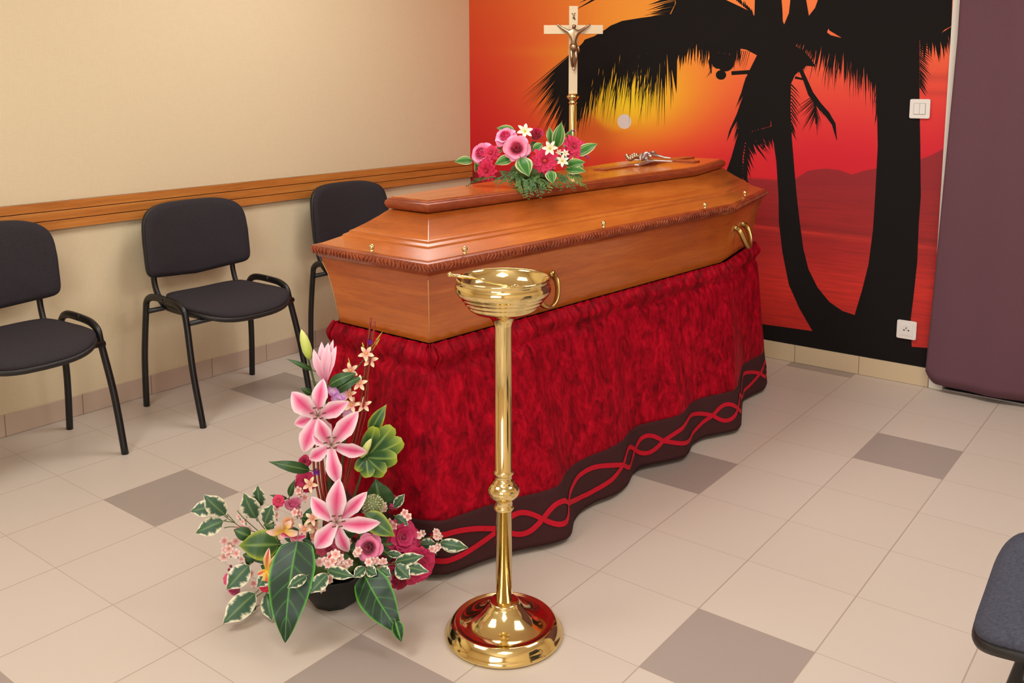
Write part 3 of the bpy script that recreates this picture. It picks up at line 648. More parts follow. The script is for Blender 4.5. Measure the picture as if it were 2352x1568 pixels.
# ------------------------------------------------------------------ trolley and velvet skirt
tr = empty('coffin_trolley', (OX, OY+.95, 0)); tag(tr, 'wheeled trolley hidden under the velvet skirt, one castor showing at the hem', 'trolley')
o_ = outline(-.03); 
m = MB(); m.add([cw(p, ZB-.035) for p in o_]+[cw(p, ZB-.002) for p in o_], [(5, 4, 3, 2, 1, 0), (6, 7, 8, 9, 10, 11)]+[(k, (k+1) % 6, (k+1) % 6+6, k+6) for k in range(6)]); m.build('deck', M['black'], tr, False)
for xx, yy in ((-.13, .25), (.13, .25), (-.15, 1.65), (.15, 1.65)):
    p = cw((xx, yy), 0); m = MB(); tube(m, [(p.x, p.y, .1), (p.x, p.y, ZB-.035)], .018, 12); m.build('leg', M['black'], tr)
castp = atz(1283, 1249, .0)
for i, (x, y) in enumerate(((castp.x-.03, castp.y+.028), (castp.x-.53, castp.y-.02), (1.20, 2.0), (.74, 2.0))):
    m = MB(); tube(m, [(x-.012, y, .031), (x+.012, y, .031)], .031, 24); c_ = m.build('castor', M['plastic'], tr)
    m = MB(); box(m, (x-.018, y-.012, .03), (x-.0135, y+.012, .075)); box(m, (x+.0135, y-.012, .03), (x+.018, y+.012, .075)); box(m, (x-.018, y-.012, .0751), (x+.018, y+.012, .085)); tube(m, [(x, y, .085), (x, y, .12)], .008, 10); m.build('castor_fork', M['grey'], c_, False)
m = MB(); box(m, (.74, .60, .10), (1.10, .63, .12)); box(m, (.74, 1.98, .10), (1.18, 2.01, .12)); box(m, (.93, .63, .10), (.97, 1.98, .12)); m.build('lower_frame', M['black'], tr, False)

hem_px = [(990, 1318), (1028, 1317), (1068, 1303), (1107, 1288), (1181.6, 1263.7), (1264.5, 1247), (1303, 1234), (1313, 1222), (1318, 1197), (1326, 1183), (1339, 1168), (1370, 1150), (1409.6, 1135), (1430, 1122), (1442.7, 1110), (1455, 1085), (1471.7, 1071), (1500, 1064), (1535, 1057), (1571, 1048), (1583, 1036), (1592, 1017), (1615, 1003), (1650, 995), (1691, 986), (1702, 975), (1704, 950), (1707, 918), (1722, 908), (1740, 899), (1756, 891)]
hem = [atz(px, py, .02) for px, py in hem_px]
hem = [V((p.x, p.y)) for p in hem]
pr_ = hem[-1]
far = [V((pr_.x-.03, pr_.y+.10)), V((1.18, 2.44)), V((1.08, 2.40)), V((1.0, 2.46)), V((.9, 2.41)), V((.8, 2.45)), V((.72, 2.38)), V((.66, 2.2))]
left = [V((.60+.025*math.sin(k*1.9), 2.1-k*.2)) for k in range(8)]
left += [V((.64, .55)), V((.66, .42)), V((.70, .33)), V((.74, .275)), V((.80, .30)), V((.85, .265)), (V((.90, .235))), V((.95, .265)), V((1.0, .24)), V((1.06, .23)), V((1.11, .255))]
loop = hem+far+left
def resample(pts, n, closed=True):
    P_ = [V((*p, 0)) for p in pts]; N = len(P_); dense = []
    for i in range(N):
        p0, p1, p2, p3 = P_[i-1], P_[i], P_[(i+1) % N], P_[(i+2) % N]
        for j in range(12):
            t = j/12; l = .35  # mostly linear, softened
            cr = .5*((2*p1)+(p2-p0)*t+(2*p0-5*p1+4*p2-p3)*t*t+(3*p1-p0-3*p2+p3)*t**3); dense.append(cr*(1-l)+(p1*(1-t)+p2*t)*l)
    dense.append(dense[0]); cum = [0]
    for i in range(1, len(dense)): cum.append(cum[-1]+(dense[i]-dense[i-1]).length)
    out = []; k = 0
    for i in range(n):
        s = cum[-1]*i/n
        while cum[k+1] < s: k += 1
        t = (s-cum[k])/max(1e-9, cum[k+1]-cum[k]); out.append(dense[k].lerp(dense[k+1], t))
    return out, cum[-1]
NS = 900
hb_, HL = resample(loop, NS)
# nearest points on the coffin bottom outline, kept in order
top6 = [V((cw(p, 0).x, cw(p, 0).y)) for p in outline(.006)]
cen = V((OX+.02, OY+1.0))
def near(p):
    best = None
    for k in range(6):
        a, b_ = top6[k], top6[(k+1) % 6]; ab = b_-a; t = max(0, min(1, (p-a).dot(ab)/ab.length_squared)); q = a+ab*t; d = (p-q).length
        if best is None or d < best[0]: best = (d, q)
    return best[1]
tp = [near(V((p.x, p.y))) for p in hb_]
for _ in range(30):
    tp = [(tp[i-1]+tp[i]*2+tp[(i+1) % NS])*.25 for i in range(NS)]
tp = [near(q+(q-cen)*.05) for q in tp]
for _ in range(6): tp = [(tp[i-1]+tp[i]*2+tp[(i+1) % NS])*.25 for i in range(NS)]
nrm = []
for i in range(NS):
    d = tp[(i+1) % NS]-tp[i-1]
    if d.length < 1e-6: d = hb_[(i+1) % NS].to_2d()-hb_[i-1].to_2d()
    d.normalize(); nrm.append(V((d.y, -d.x)))
for _ in range(10): nrm = [(nrm[i-1]+nrm[i]*2+nrm[(i+1) % NS]).normalized() for i in range(NS)]
frn = random.Random(11); ph = [frn.uniform(0, 6.28) for _ in range(6)]
def skirt_pt(i, z, off=0.):
    """point of the skirt surface at hem sample i (float ok) and height z"""
    i0 = int(math.floor(i)) % NS; i1 = (i0+1) % NS; fr = i-math.floor(i)
    T_ = tp[i0].lerp(tp[i1], fr); H_ = V((hb_[i0].x, hb_[i0].y)).lerp(V((hb_[i1].x, hb_[i1].y)), fr); n_ = nrm[i0].lerp(nrm[i1], fr)
    u = (ZB-z)/(ZB-.02); s = i/NS*HL
    fold = math.sin(s*41+ph[0])*.4+math.sin(s*83+ph[1]+math.sin(s*9))*.14+math.sin(s*19+ph[2])*.7
    ga = math.sin(s*150+2*math.sin(s*17)+ph[3])*.6+math.sin(s*233+ph[4])*.4
    k = max(0, u)**.85; pos = T_*(1-k)+H_*k
    o2 = .008*fold*math.sin(min(1, u*1.5)*math.pi)**1 if u < .66 else .0
    amp = .009*math.exp(-((u-.03)/.06)**2)+.002*math.exp(-((u-.16)/.10)**2)
    base = .012+.016*math.exp(-((u-.045)/.03)**2)-.012*math.exp(-((u-.11)/.02)**2)*1
    if u < 0.0: base = .010
    pos = pos+n_*(o2+amp*ga+base*(1-min(1, u*1.3))+off)
    zz = z+(.004*ga if u < .02 else 0)
    return V((pos.x, pos.y, zz))
ZBAND = .165
def skirt_mesh(za_, zb2, nz, name, mat, parent, off=0., th=.0):
    m = MB(); vs = []
    for j in range(nz+1):
        t = j/nz; z = za_+(zb2-za_)*t
        for i in range(NS): vs.append(skirt_pt(i, z, off))
    fs = [(j*NS+i, j*NS+(i+1) % NS, (j+1)*NS+(i+1) % NS, (j+1)*NS+i) for j in range(nz) for i in range(NS)]
    m.add(vs, [f[::-1] for f in fs]); o = m.build(name, mat, parent)
    sm = o.modifiers.new('thick', 'SOLIDIFY'); sm.thickness = .0025; sm.offset = -1; return o
sk = empty('velvet_skirt', (OX, OY+1.0, .02)); tag(sk, 'crimson crushed velvet skirt gathered under the coffin down to the floor', 'drapery')
skirt_mesh(ZB+.004, ZBAND, 44, 'velvet_panel', M['velvet'], sk); skirt_mesh(ZBAND, .018, 12, 'hem_band', M['band'], sk)
# two crossing red ribbons sewn along the hem band
def ribbons():
    m = MB(); W = .0075; zc = .092
    def prof(s, ph_):
        # long lenses broken by pairs of small diamonds
        per = .62; q = (s % per)/per
        if q < .56: a = math.sin(q/.56*math.pi)**1.0*.036
        else: a = abs(math.sin((q-.56)/.44*math.pi*2))*.03
        cyc = int(s//per)*2+(0 if q < .56 else (1 if q < .78 else 2)); sg = 1
        return a*ph_
    n = 1500; s0 = .0
    for ph_ in (1, -1):
        vs = []
        for k in range(n+1):
            i = k/n*NS % NS; s = k/n*HL+.12; z = zc+prof(s, ph_)
            dz = (prof(s+.004, ph_)-prof(s-.004, ph_))/.008; w = W*math.sqrt(1+min(3, dz*dz))
            vs.append(skirt_pt(i, z-w, .0028)); vs.append(skirt_pt(i, z+w, .0028))
        m.add(vs, [(2*k, 2*k+2, 2*k+3, 2*k+1) for k in range(n)])
    return m.build('ribbon_trim', M['ribbon'], sk)
ribbons()

# ------------------------------------------------------------------ brass holy water stand
hx, hy = 1.474, .214
st = empty('brass_stand', (hx, hy, 0)); tag(st, 'polished brass stand with a holy water bowl in front of the coffin', 'stand')
Cc = (hx, hy, 0)
lathe(MB(), [(.0001, 0), (.139, 0), (.143, .004), (.1435, .009), (.139, .013), (.136, .020), (.130, .030), (.122, .0375), (.118, .0395), (.1165, .0375), (.113, .0385), (.111, .0365), (.104, .037), (.090, .041), (.075, .048), (.060, .058), (.048, .069), (.041, .078), (.037, .081), (.036, .086), (.032, .088), (.0001, .088)], Cc, 96).build('base', M['brass'], st)
lathe(MB(), [(.0001, .086), (.0195, .086), (.0195, .318), (.022, .319), (.0245, .324), (.0225, .329), (.0205, .331), (.0215, .336), (.0205, .342), (.024, .347), (.031, .352), (.037, .360), (.0385, .369), (.036, .378), (.0295, .385), (.0255, .388), (.0265, .391), (.021, .394), (.0195, .402), (.0205, .406), (.0245, .411), (.0225, .417), (.020, .419), (.020, .768), (.0225, .775), (.028, .785), (.038, .795), (.045, .7985), (.0001, .7985)], Cc, 64).build('stem', M['brass'], st)
lathe(MB(), [(.0001, .7985), (.046, .7985), (.068, .803), (.080, .811), (.0835, .817), (.083, .820), (.089, .822), (.0925, .827), (.0925, .831), (.0965, .833), (.1005, .838), (.101, .841), (.106, .844), (.1105, .852), (.1115, .861), (.1085, .869), (.1055, .873), (.1075, .877), (.109, .8805), (.1075, .884), (.1045, .8835), (.102, .877), (.0985, .866), (.090, .853), (.072, .842), (.045, .836), (.0001, .834)], Cc, 96).build('bowl', M['brass'], st)
asp = empty('water_sprinkler', (hx, hy, .86)); tag(asp, 'thin brass holy water sprinkler resting in the bowl of the stand', 'sprinkler')
def cl(x, f_, z): return V((hx, hy, z))+rr_*x+oo_*f_
m = MB(); tube(m, [cl(-.116, .035, .896), cl(-.095, .035, .8925), cl(-.07, .035, .889), cl(-.06, .035, .887), cl(.0, .03, .872), cl(.02, .03, .866)], [.0042, .0038, .0038, .0030, .0022, .002], 12); ball(m, cl(-.119, .035, .8965), .0062, 12); m.build('handle', M['brass'], asp)
m = MB(); ball(m, cl(.028, .03, .862), .011, 14); m.build('sprinkler_head', M['brass'], asp)

# ------------------------------------------------------------------ artificial flowers
def mixc(a, b_, t): t = max(0, min(1, t)); return tuple(x*(1-t)+y*t for x, y in zip(a, b_))
def blade(mb, p0, p1, w, up, bend=.12, fold=.0, prof=None, col=None, nu=12, nv=6, wave=0., wn=5, rev=0., asym=0.):
    p0, p1 = V(p0), V(p1); d = p1-p0; L = d.length; dn = d.normalized(); up = V(up); up = (up-dn*up.dot(dn)).normalized(); lat_ = dn.cross(up)
    prof = prof or (lambda u: math.sin(math.pi*min(1, u*.93+.035))**.8)
    vs, cs = [], []
    for i in range(nu+1):
        u = i/nu; c = p0+d*u+up*(bend*4*u*(1-u)*L-rev*L*u**3)
        pw = w*max(0, prof(min(u, .9995)))
        for j in range(nv+1):
            v = -1+2*j/nv; q = c+lat_*(v*pw)+up*(fold*abs(v)*pw+wave*math.sin(u*wn*6.283)*abs(v)**2*w)
            vs.append(q); cs.append(lin(col(u, v)) if callable(col) else lin(col))
    W = nv+1; mb.add(vs, [(i*W+j, i*W+j+1, (i+1)*W+j+1, (i+1)*W+j) for i in range(nu) for j in range(nv)], 0, cs); return mb
def lilycol(u, v): 
    t = max(0, 1-abs(v)*1.2)**1.0*min(1, .35+u*1.2)*(1-max(0, u-.72)*2.6); return mixc((250, 226, 232), (226, 60, 120), t)
lprof = lambda u: (.34+.66*math.sin(math.pi*min(1, u*.62))**1.1 if u < .55 else 1.0*(math.cos((u-.55)/.45*math.pi/2)**.75))
TC = -CF
def lily(parent, c, d, tips, w=24, name='lily', col=lilycol, st_=True, dz=.0, back=.03):
    mb = MB(); c3 = at(c[0], c[1], d); k = d/FPX
    for n_, tp_ in enumerate(tips):
        px, py = tp_[0], tp_[1]; ww = tp_[2] if len(tp_) > 2 else w; dd = d+(back if n_ % 2 else 0)-(.03)
        p1 = at(px, py, dd); blade(mb, c3-TC*(.004*(n_ % 2)), p1, ww*k, TC, .10, .22, lprof, col, 14, 8, .05, 3, .10)
    o = mb.build(name, M['petal'], parent)
    if st_:
        m = MB()
        for q in range(6):
            a = q*1.05; v = TC*.9+rr_*(.35*math.cos(a)+.25)+V((0, 0, .35*math.sin(a)+.35)); e = c3+v*.045
            tube(m, smooth_path([c3, c3+v*.02, e], 3), .0009, 5, cols=lin((150, 160, 90))); tube(m, [e-rr_*.005, e+rr_*.004+V((0, 0, .002))], .002, 6, cols=lin((110, 66, 40)))
        m.build('stamen', M['petal'], o)
    return o
def rose(parent, c, d, r_, cin, cout, name='rose', nrm_=None, n=20, opn=1.0):
    c3 = at(c[0], c[1], d); k = d/FPX; r_ = r_*k; nn = (V(nrm_) if nrm_ else TC+V((0, 0, .5))).normalized(); a1 = nn.orthogonal().normalized(); a2 = nn.cross(a1); mb = MB()
    for i in range(n):
        f = (i+1)/n; ph0 = i*2.4; rad = r_*(.14+(.50 if opn >= .8 else .84)*f**.9)
        hgt = r_*(.75-.55*f*opn); nu, nv = 6, 6; vs, cs = [], []
        for a in range(nu+1):
            u = a/nu
            for b_ in range(nv+1):
                v = -1+2*b_/nv; an = ph0+v*(.95-.25*f)
                rr = rad*(math.sin(u*math.pi/2)**.7)*(1+.12*u*u*f)*(1-.06*v*v*u)
                z = -r_*.45+(hgt+r_*.45)*u**1.3-(.10*r_*f if a == nu else 0)-.22*r_*v*v*u*u
                vs.append(c3+a1*(rr*math.cos(an))+a2*(rr*math.sin(an))+nn*z); t = .25*u+.75*f; cs.append(lin(mixc(cin, cout, t**1.5)))
        W = nv+1; mb.add(vs, [(a*W+b_, a*W+b_+1, (a+1)*W+b_+1, (a+1)*W+b_) for a in range(nu) for b_ in range(nv)], 0, cs)
    if opn >= .8:
        for ring, (m_, rr0, tl) in enumerate(((6, 1.06, -.12), (6, .86, .12))):
            for i in range(m_):
                a = 6.283*(i+.5*ring)/m_+.3; dr = a1*math.cos(a)+a2*math.sin(a)
                blade(mb, c3+dr*r_*.30-nn*r_*.1, c3+dr*r_*rr0+nn*r_*(tl+.22*ring), r_*.50, nn, .12, .22, lambda u: (.55+.65*u if u < .6 else .94*max(0, math.cos((u-.6)/.4*1.5))**.5), lambda u, v: mixc(cin, cout, .35+u*.9), 8, 6)
    return mb.build(name, M['petal'], parent)
def daisy(parent, c, d, r_, c1, c2, name='gerbera', nrm_=None, n=16, layers=3, cc=(230, 120, 30), wf=.2, seed=0, cup=.35):
    rg = random.Random(seed); c3 = at(c[0], c[1], d); k = d/FPX; r_ = r_*k; nn = (V(nrm_) if nrm_ else TC+V((0, 0, .3))).normalized(); a1 = nn.orthogonal().normalized(); a2 = nn.cross(a1); mb = MB()
    for l in range(layers):
        rl = r_*(1-.24*l)
        for q in range(n):
            a = 2*math.pi*(q+.5*l)/n+rg.uniform(-.08, .08); dr = a1*math.cos(a)+a2*math.sin(a); le = rl*rg.uniform(.88, 1.06)
            blade(mb, c3+dr*r_*.08, c3+dr*le+nn*(le*(cup*(l+.2)*.6+rg.uniform(-.12, .12)-.1)), r_*wf, nn, .1, .25, lambda u: (.45+.75*u if u < .7 else .97*math.cos((u-.7)/.3*math.pi/2)**.5+.02), lambda u, v: mixc(c1, c2, u*.8+abs(v)*.2), 6, 4)
    ball(mb, c3+nn*r_*.12, r_*.13, 10, 0, lin(cc)); return mb.build(name, M['petal'], parent)
def blossom(parent, c, d, r_, c1=(250, 240, 226), c2=(238, 190, 180), n=5, cc=(230, 190, 60), name='blossom', cl_=1, spread=0, seed=0, wf=.42):
    rg = random.Random(seed+int(c[0])); mb = MB(); k = d/FPX
    for q in range(cl_):
        x = c[0]+(rg.uniform(-spread, spread) if cl_ > 1 else 0); y = c[1]+(rg.uniform(-spread, spread) if cl_ > 1 else 0); dd = d+rg.uniform(-.02, .02) if cl_ > 1 else d
        c3 = at(x, y, dd); nn = (TC+V((rg.uniform(-.4, .4), rg.uniform(-.4, .4), rg.uniform(0, .5)))).normalized(); a1 = nn.orthogonal().normalized(); a2 = nn.cross(a1); a0 = rg.uniform(0, 6)
        for i in range(n):
            a = a0+2*math.pi*i/n; dr = a1*math.cos(a)+a2*math.sin(a); blade(mb, c3, c3+dr*r_*k+nn*r_*k*.15, r_*k*wf, nn, .08, .2, None, lambda u, v: mixc(c2, c1, u*1.4-.1), 5, 4)
        ball(mb, c3+nn*r_*k*.1, r_*k*.16, 6, 0, lin(cc))
        tube(mb, [c3, c3-nn*.012+V((0, 0, -.015))], .0012, 5, cols=lin((120, 130, 70)))
    return mb.build(name, M['petal'], parent)
def leafcol(kind):
    def f(u, v):
        a = abs(v)
        if kind == 'alocasia':
            vein = max(0, 1-a/.07) ; ln = (u*6-a*1.2) % 1; side = max(0, 1-abs(ln-.5)/.10)*(1-a*.5); e = max(0, (a-.86)/.12)
            return mixc(mixc((14, 50, 26), (84, 160, 50), max(vein, side*.7)), (84, 178, 44), e)
        if kind == 'varieg':
            e = a+.12*math.sin(u*23+a*3)+.08*math.sin(u*47+v*9)+max(0, u-.8)*1.2; return mixc((56, 92, 66), (238, 232, 200), (e-.70)*9) if e > .3 else mixc((60, 98, 68), (112, 140, 84), max(0, 1-a/.06))
        if kind == 'stripe':
            s_ = max(0, math.cos(a*12.0))**4; return mixc((44, 116, 28), (226, 222, 164), max(s_*.7*(a > .25), (a-.72)*5))
        if kind == 'lime':
            return mixc((52, 92, 40), (170, 180, 50), max((a-.62)*3, (u-.72)*3)) if a > .05 else (120, 150, 70)
        if kind == 'plain': return mixc((44, 84, 40), (110, 140, 80), max(0, 1-a/.08))
        return (60, 90, 50)
    return f
alprof = lambda u: (.75*(u/.06)**.5 if u < .06 else (.75+.25*math.sin((u-.06)/.24*math.pi/2) if u < .3 else math.cos((u-.3)/.7*math.pi/2)**.85+.0))
def leaf(parent, a, b_, w, d0, d1, kind, bend=.12, fold=-.15, prof=None, wave=.04, nu=16, nv=12, up=None, name='leaf', wn=4):
    mb = MB(); k = (d0+d1)/2/FPX; p0 = at(a[0], a[1], d0); p1 = at(b_[0], b_[1], d1)
    if p0.z < .004: p0.z = .004
    if p1.z < .006: p1.z = .006
    blade(mb, p0, p1, w*k, up or (TC+V((0, 0, .35))), bend, fold, prof or (lambda u: max(.0, math.sin(math.pi*min(1, u**.72)))**.85*(1 if u < .75 else 1-.35*(u-.75)/.25)), leafcol(kind), nu, nv, wave, wn)
    tube(mb, [p0-(p1-p0)*.12, p0, p0+(p1-p0)*.03], .0014, 5, cols=lin((112, 122, 72)))
    return mb.build(name, M['leaf'], parent)
def stemtube(parent, pts, r_=.0025, mat='stem', name='stem'):
    m = MB(); tube(m, smooth_path(pts, 5), r_, 8); return m.build(name, M[mat], parent)

# ---- large arrangement standing on the floor
pc = atz(768, 1376, 0.0); D = (V((pc.x, pc.y, .2))-CAM).dot(CF)
fl = empty('floor_flower_arrangement', (pc.x, pc.y, 0)); tag(fl, 'tall artificial flower arrangement with pink lilies in a black bowl on the floor', 'flower arrangement')
m = MB(); n = 10; vs = []
for r_, z in ((.001, 0), (.056, 0), (.060, .005), (.086, .045), (.094, .088), (.090, .09), (.080, .078), (.001, .075)):
    for k in range(n): a = 2*math.pi*(k+.5)/n; vs.append((pc.x+r_*math.cos(a), pc.y+r_*math.sin(a), z+.0005))
m.add(vs, [(i*n+k, i*n+(k+1) % n, (i+1)*n+(k+1) % n, (i+1)*n+k) for i in range(7) for k in range(n)]); m.build('pot', M['pot'], fl, False, .001)
m = MB(); ball(m, (pc.x, pc.y, .115), .075, 16, 0, None, (1, 1, .6)); m.build('foam_block', M['stem'], fl)
A = lambda x, y, dz=0.: at(x, y, D+dz)
base = V((pc.x, pc.y, .12))
# red twigs tied with purple wire
for i, (tx, ty, bx, by, dz) in enumerate(((852, 730, 822, 960, .03), (861, 738, 828, 965, .025), (855, 760, 815, 1000, .035), (846, 870, 838, 960, .03), (727, 885, 731, 1010, .02), (733, 900, 736, 1010, .0))):
    stemtube(fl, [A(tx, ty, dz), A((tx+bx)/2+2, (ty+by)/2, dz), A(bx, by, dz), base+V((0, 0, .05))], .0028 if i < 3 else .002, 'redstick', 'twig')
for (x, y, dz) in ((851, 785, .028), (727, 1084, .0)):
    m = MB(); c = A(x, y, dz); pts = [c+V((.0075*math.cos(a*.9), .0075*math.sin(a*.9), -.006+.0004*a)) for a in range(0, 34)]; tube(m, pts, .0011, 5); m.build('wire_tie', M['wire'], fl)
for x in (722, 731, 738): stemtube(fl, [A(x, 1020, .0), A(x+2, 1100, 0.), base], .003, 'redstick', 'twig')
stemtube(fl, [A(707, 822, .03), A(722, 880, .03), A(745, 980, .03), base], .0028); stemtube(fl, [A(748, 880, .03), A(752, 960, .04), base], .003)
stemtube(fl, [A(770, 870, .03), A(790, 1000, .05), base], .003); stemtube(fl, [A(842, 1050, .03), A(820, 1120, .03), base], .003)
# buds
def bud(a, b_, w, d, col1, col2, name='lily_bud'):
    m = MB(); p0, p1 = A(a[0], a[1], d), A(b_[0], b_[1], d); pts = [p0.lerp(p1, t) for t in (0, .12, .3, .5, .7, .88, 1)]; k = D/FPX
    rs_ = [.3, .75, 1, .98, .85, .5, .1]; base_i = len(m.v)
    tube(m, pts, [w*k*q for q in rs_], 12, cols=lin(col1)); m.c = [lin(mixc(col1, col2, i//12/7)) for i in range(len(m.v))]; m.build(name, M['petal'], fl)
bud((712, 825), (692, 757), 11.5, .03, (176, 196, 70), (236, 238, 150)); bud((829, 1050), (853, 1007), 8.5, -.02, (190, 204, 90), (240, 238, 170))
lily(fl, (748, 878), D+.03, [(719, 805, 10), (737, 788, 11), (752, 790, 12), (763, 783, 9), (770, 798, 10), (742, 800, 12)], 11, 'half_open_lily', lambda u, v: mixc((226, 120, 160), (250, 214, 226), u*.9+abs(v)*.3), False, back=.01)
lily(fl, (729, 955), D-.01, [(670, 903, 25), (741, 871, 19), (797, 925, 20), (675, 975, 15), (696, 1038, 22), (757, 1003, 20)])
lily(fl, (760, 1022), D-.04, [(820, 948, 22), (842, 1040, 17), (776, 1112, 19), (709, 1056, 17), (730, 965, 20), (716, 1000, 14)])
lily(fl, (772, 1199), D-.09, [(777, 1104, 24), (842, 1132, 17), (870, 1203, 20), (799, 1270, 17), (724, 1259, 23), (713, 1143, 20)])
lily(fl, (668, 1232), D-.05, [(708, 1262, 12), (640, 1222, 8), (700, 1232, 10)], 11, 'lily', lambda u, v: mixc((252, 232, 236), (212, 20, 92), max(0, 1-abs(v)*.9)), False)
# red yellow orchids
oc = lambda u, v: mixc((214, 20, 60) if abs(v) < .4 else (240, 170, 130), (250, 222, 190), u*.9)
lily(fl, (652, 1218), D-.05, [(612, 1222, 9), (640, 1240, 8), (688, 1225, 9), (668, 1196, 9), (636, 1202, 8)], 9, 'orchid', lambda u, v: mixc((244, 196, 40), (248, 206, 196), u*1.2), False)
lily(fl, (614, 1308), D-.06, [(616, 1262, 9), (590, 1320, 8), (640, 1335, 9), (612, 1350, 12), (640, 1270, 8)], 9, 'orchid', lambda u, v: mixc((246, 206, 40), (236, 60, 80) if abs(v) < .5 else (250, 220, 200), u*1.1), False)
for i, (x, y, dz) in enumerate(((841, 812, .02), (850, 826, .03), (806, 850, .02), (803, 905, .02), (826, 880, .02), (808, 930, .02), (836, 930, .03), (722, 1206, -.03), (713, 1112, .0), (718, 1190, -.04), (700, 1215, -.05))):
    blossom(fl, (x, y), D+dz, 19, (250, 236, 190), (226, 130, 130), 5, (236, 190, 60), 'cream_orchid', wf=.24)
for (a, b_) in (((852, 800), (878, 762)), ((855, 805), (872, 778)), ((838, 805), (832, 786)), ((810, 860), (800, 822))):
    m = MB(); tube(m, [A(*a, .02), A((a[0]+b_[0])/2, (a[1]+b_[1])/2, .02)], .0009, 5, cols=lin((150, 160, 50))); tube(m, [A((a[0]+b_[0])/2, (a[1]+b_[1])/2, .02), A(*b_, .02)], [.0028, .0006], 6, cols=lin((176, 186, 60))); m.build('small_bud', M['leaf'], fl)
stemtube(fl, [A(850, 810, .03), A(812, 860, .03), A(805, 930, .03), A(790, 1040, .05)], .0015)
# hydrangea florets and tulips
for i, (x, y) in enumerate(((765, 895), (785, 905), (775, 915), (792, 935), (800, 948), (780, 940))): blossom(fl, (x, y), D+.02, 15, (206, 130, 214) if i < 3 else (226, 150, 196), (240, 214, 236), 4, (240, 220, 220), 'hydrangea_floret', wf=.6)
daisy(fl, (702, 1105), D+.03, 26, (150, 6, 50), (206, 20, 90), 'peony', None, 9, 3, (120, 0, 40), .45, 1); daisy(fl, (700, 1060), D+.04, 16, (150, 6, 50), (206, 20, 90), 'peony', None, 8, 2, (120, 0, 40), .4, 2)
rose(fl, (674, 1163), D+.0, 22, (214, 80, 130), (246, 170, 200), 'tulip', V((0, 0, 1))+TC*.2, 12, .4)
rose(fl, (848, 1257), D-.07, 31, (230, 90, 140), (250, 150, 190), 'rose', TC+V((0, 0, .3)), 26, .8)
daisy(fl, (925, 1235), D-.0, 44, (124, 0, 44), (206, 24, 96), 'peony', TC+rr_*.5+V((0, 0, .5)), 13, 5, (130, 0, 50), .3, 3, .6)
daisy(fl, (958, 1296), D-.03, 47, (124, 0, 44), (214, 30, 100), 'peony', TC+rr_*.5, 13, 5, (130, 0, 50), .3, 4, .6)
daisy(fl, (895, 1282), D-.01, 30, (110, 0, 36), (190, 12, 82), 'peony', None, 11, 4, (130, 0, 50), .3, 5, .6)
daisy(fl, (920, 1330), D-.0, 26, (110, 0, 36), (190, 12, 82), 'peony', TC+rr_*.6, 11, 4, (130, 0, 50), .3, 15, .6)
rose(fl, (540, 1350), D-.02, 19, (206, 60, 110), (240, 160, 190), 'rose', TC-rr_*.5-V((0, 0, .4)), 14, .5); daisy(fl, (528, 1330), D+.0, 16, (190, 20, 70), (236, 110, 150), 'peony', None, 9, 3, (130, 0, 50), .35, 6)
daisy(fl, (612, 1338), D-.05, 22, (206, 10, 50), (232, 40, 80), 'peony', None, 9, 3, (130, 0, 50), .35, 7)
daisy(fl, (757, 1262), D-.03, 34, (150, 20, 60), (220, 90, 120), 'peony', None, 10, 3, (130, 0, 50), .35, 8)
daisy(fl, (905, 1155), D+.05, 18, (170, 20, 90), (206, 40, 110), 'peony', None, 9, 3, (130, 0, 50), .35, 9)
# green seed ball
m = MB(); cb_ = A(857, 1161, -.02); k_ = D/FPX; ball(m, cb_, 21*k_, 14, 0, lin((120, 134, 84)))
for q in range(170):
    z = 1-2*(q+.5)/170; a = q*2.39996; r_ = math.sqrt(1-z*z); dr = V((r_*math.cos(a), r_*math.sin(a), z)); tube(m, [cb_+dr*20*k_, cb_+dr*26*k_], [.0009, .0016], 4, cols=lin((214, 216, 170) if q % 3 else (150, 160, 96)))
m.build('seed_head', M['petal'], fl)
# small pink and white blossom sprays
for (x, y, cl_, sp, r_, dz) in ((530, 1262, 9, 20, 11, .0), (548, 1180, 4, 18, 6, .02), (742, 1286, 5, 12, 11, -.12), (775, 1288, 6, 16, 12, -.12), (795, 1300, 4, 12, 11, -.12), (750, 1340, 3, 12, 11, -.11), (825, 1265, 3, 10, 10, -.09), (860, 1300, 4, 22, 10, -.1), (880, 1296, 3, 10, 10, -.1), (1005, 1225, 5, 8, 9, .02), (1000, 1262, 4, 8, 9, .02), (965, 1228, 3, 8, 9, .02), (625, 1180, 3, 12, 8, .0), (560, 1300, 3, 16, 8, .0), (880, 1165, 2, 8, 9, .02)):
    blossom(fl, (x, y), D+dz, r_, (250, 228, 216), (236, 150, 150), 6, (206, 150, 60), 'blossom_spray', cl_, sp, 3)
m = MB()
for x, y in ((757, 1279), (762, 1275), (530, 1300), (535, 1306), (526, 1308)): ball(m, A(x, y, -.13 if x > 700 else -.0), .004, 8, 0, lin((206, 16, 30) if x > 700 else (150, 40, 90)))
m.build('berry_cluster', M['petal'], fl)
# leaves
leaf(fl, (683, 1242), (655, 1476), 52, D-.12, D-.22, 'alocasia', .12, -.10, alprof, .035, 90, 40, name='alocasia_leaf', wn=3)
leaf(fl, (836, 1318), (920, 1455), 42, D-.12, D-.2, 'alocasia', .14, -.10, alprof, .05, 80, 36, name='alocasia_leaf', wn=3)
leaf(fl, (908, 1425), (922, 1474), 14, D-.2, D-.225, 'alocasia', .1, -.5, None, .02, 14, 8, name='alocasia_leaf_tip')
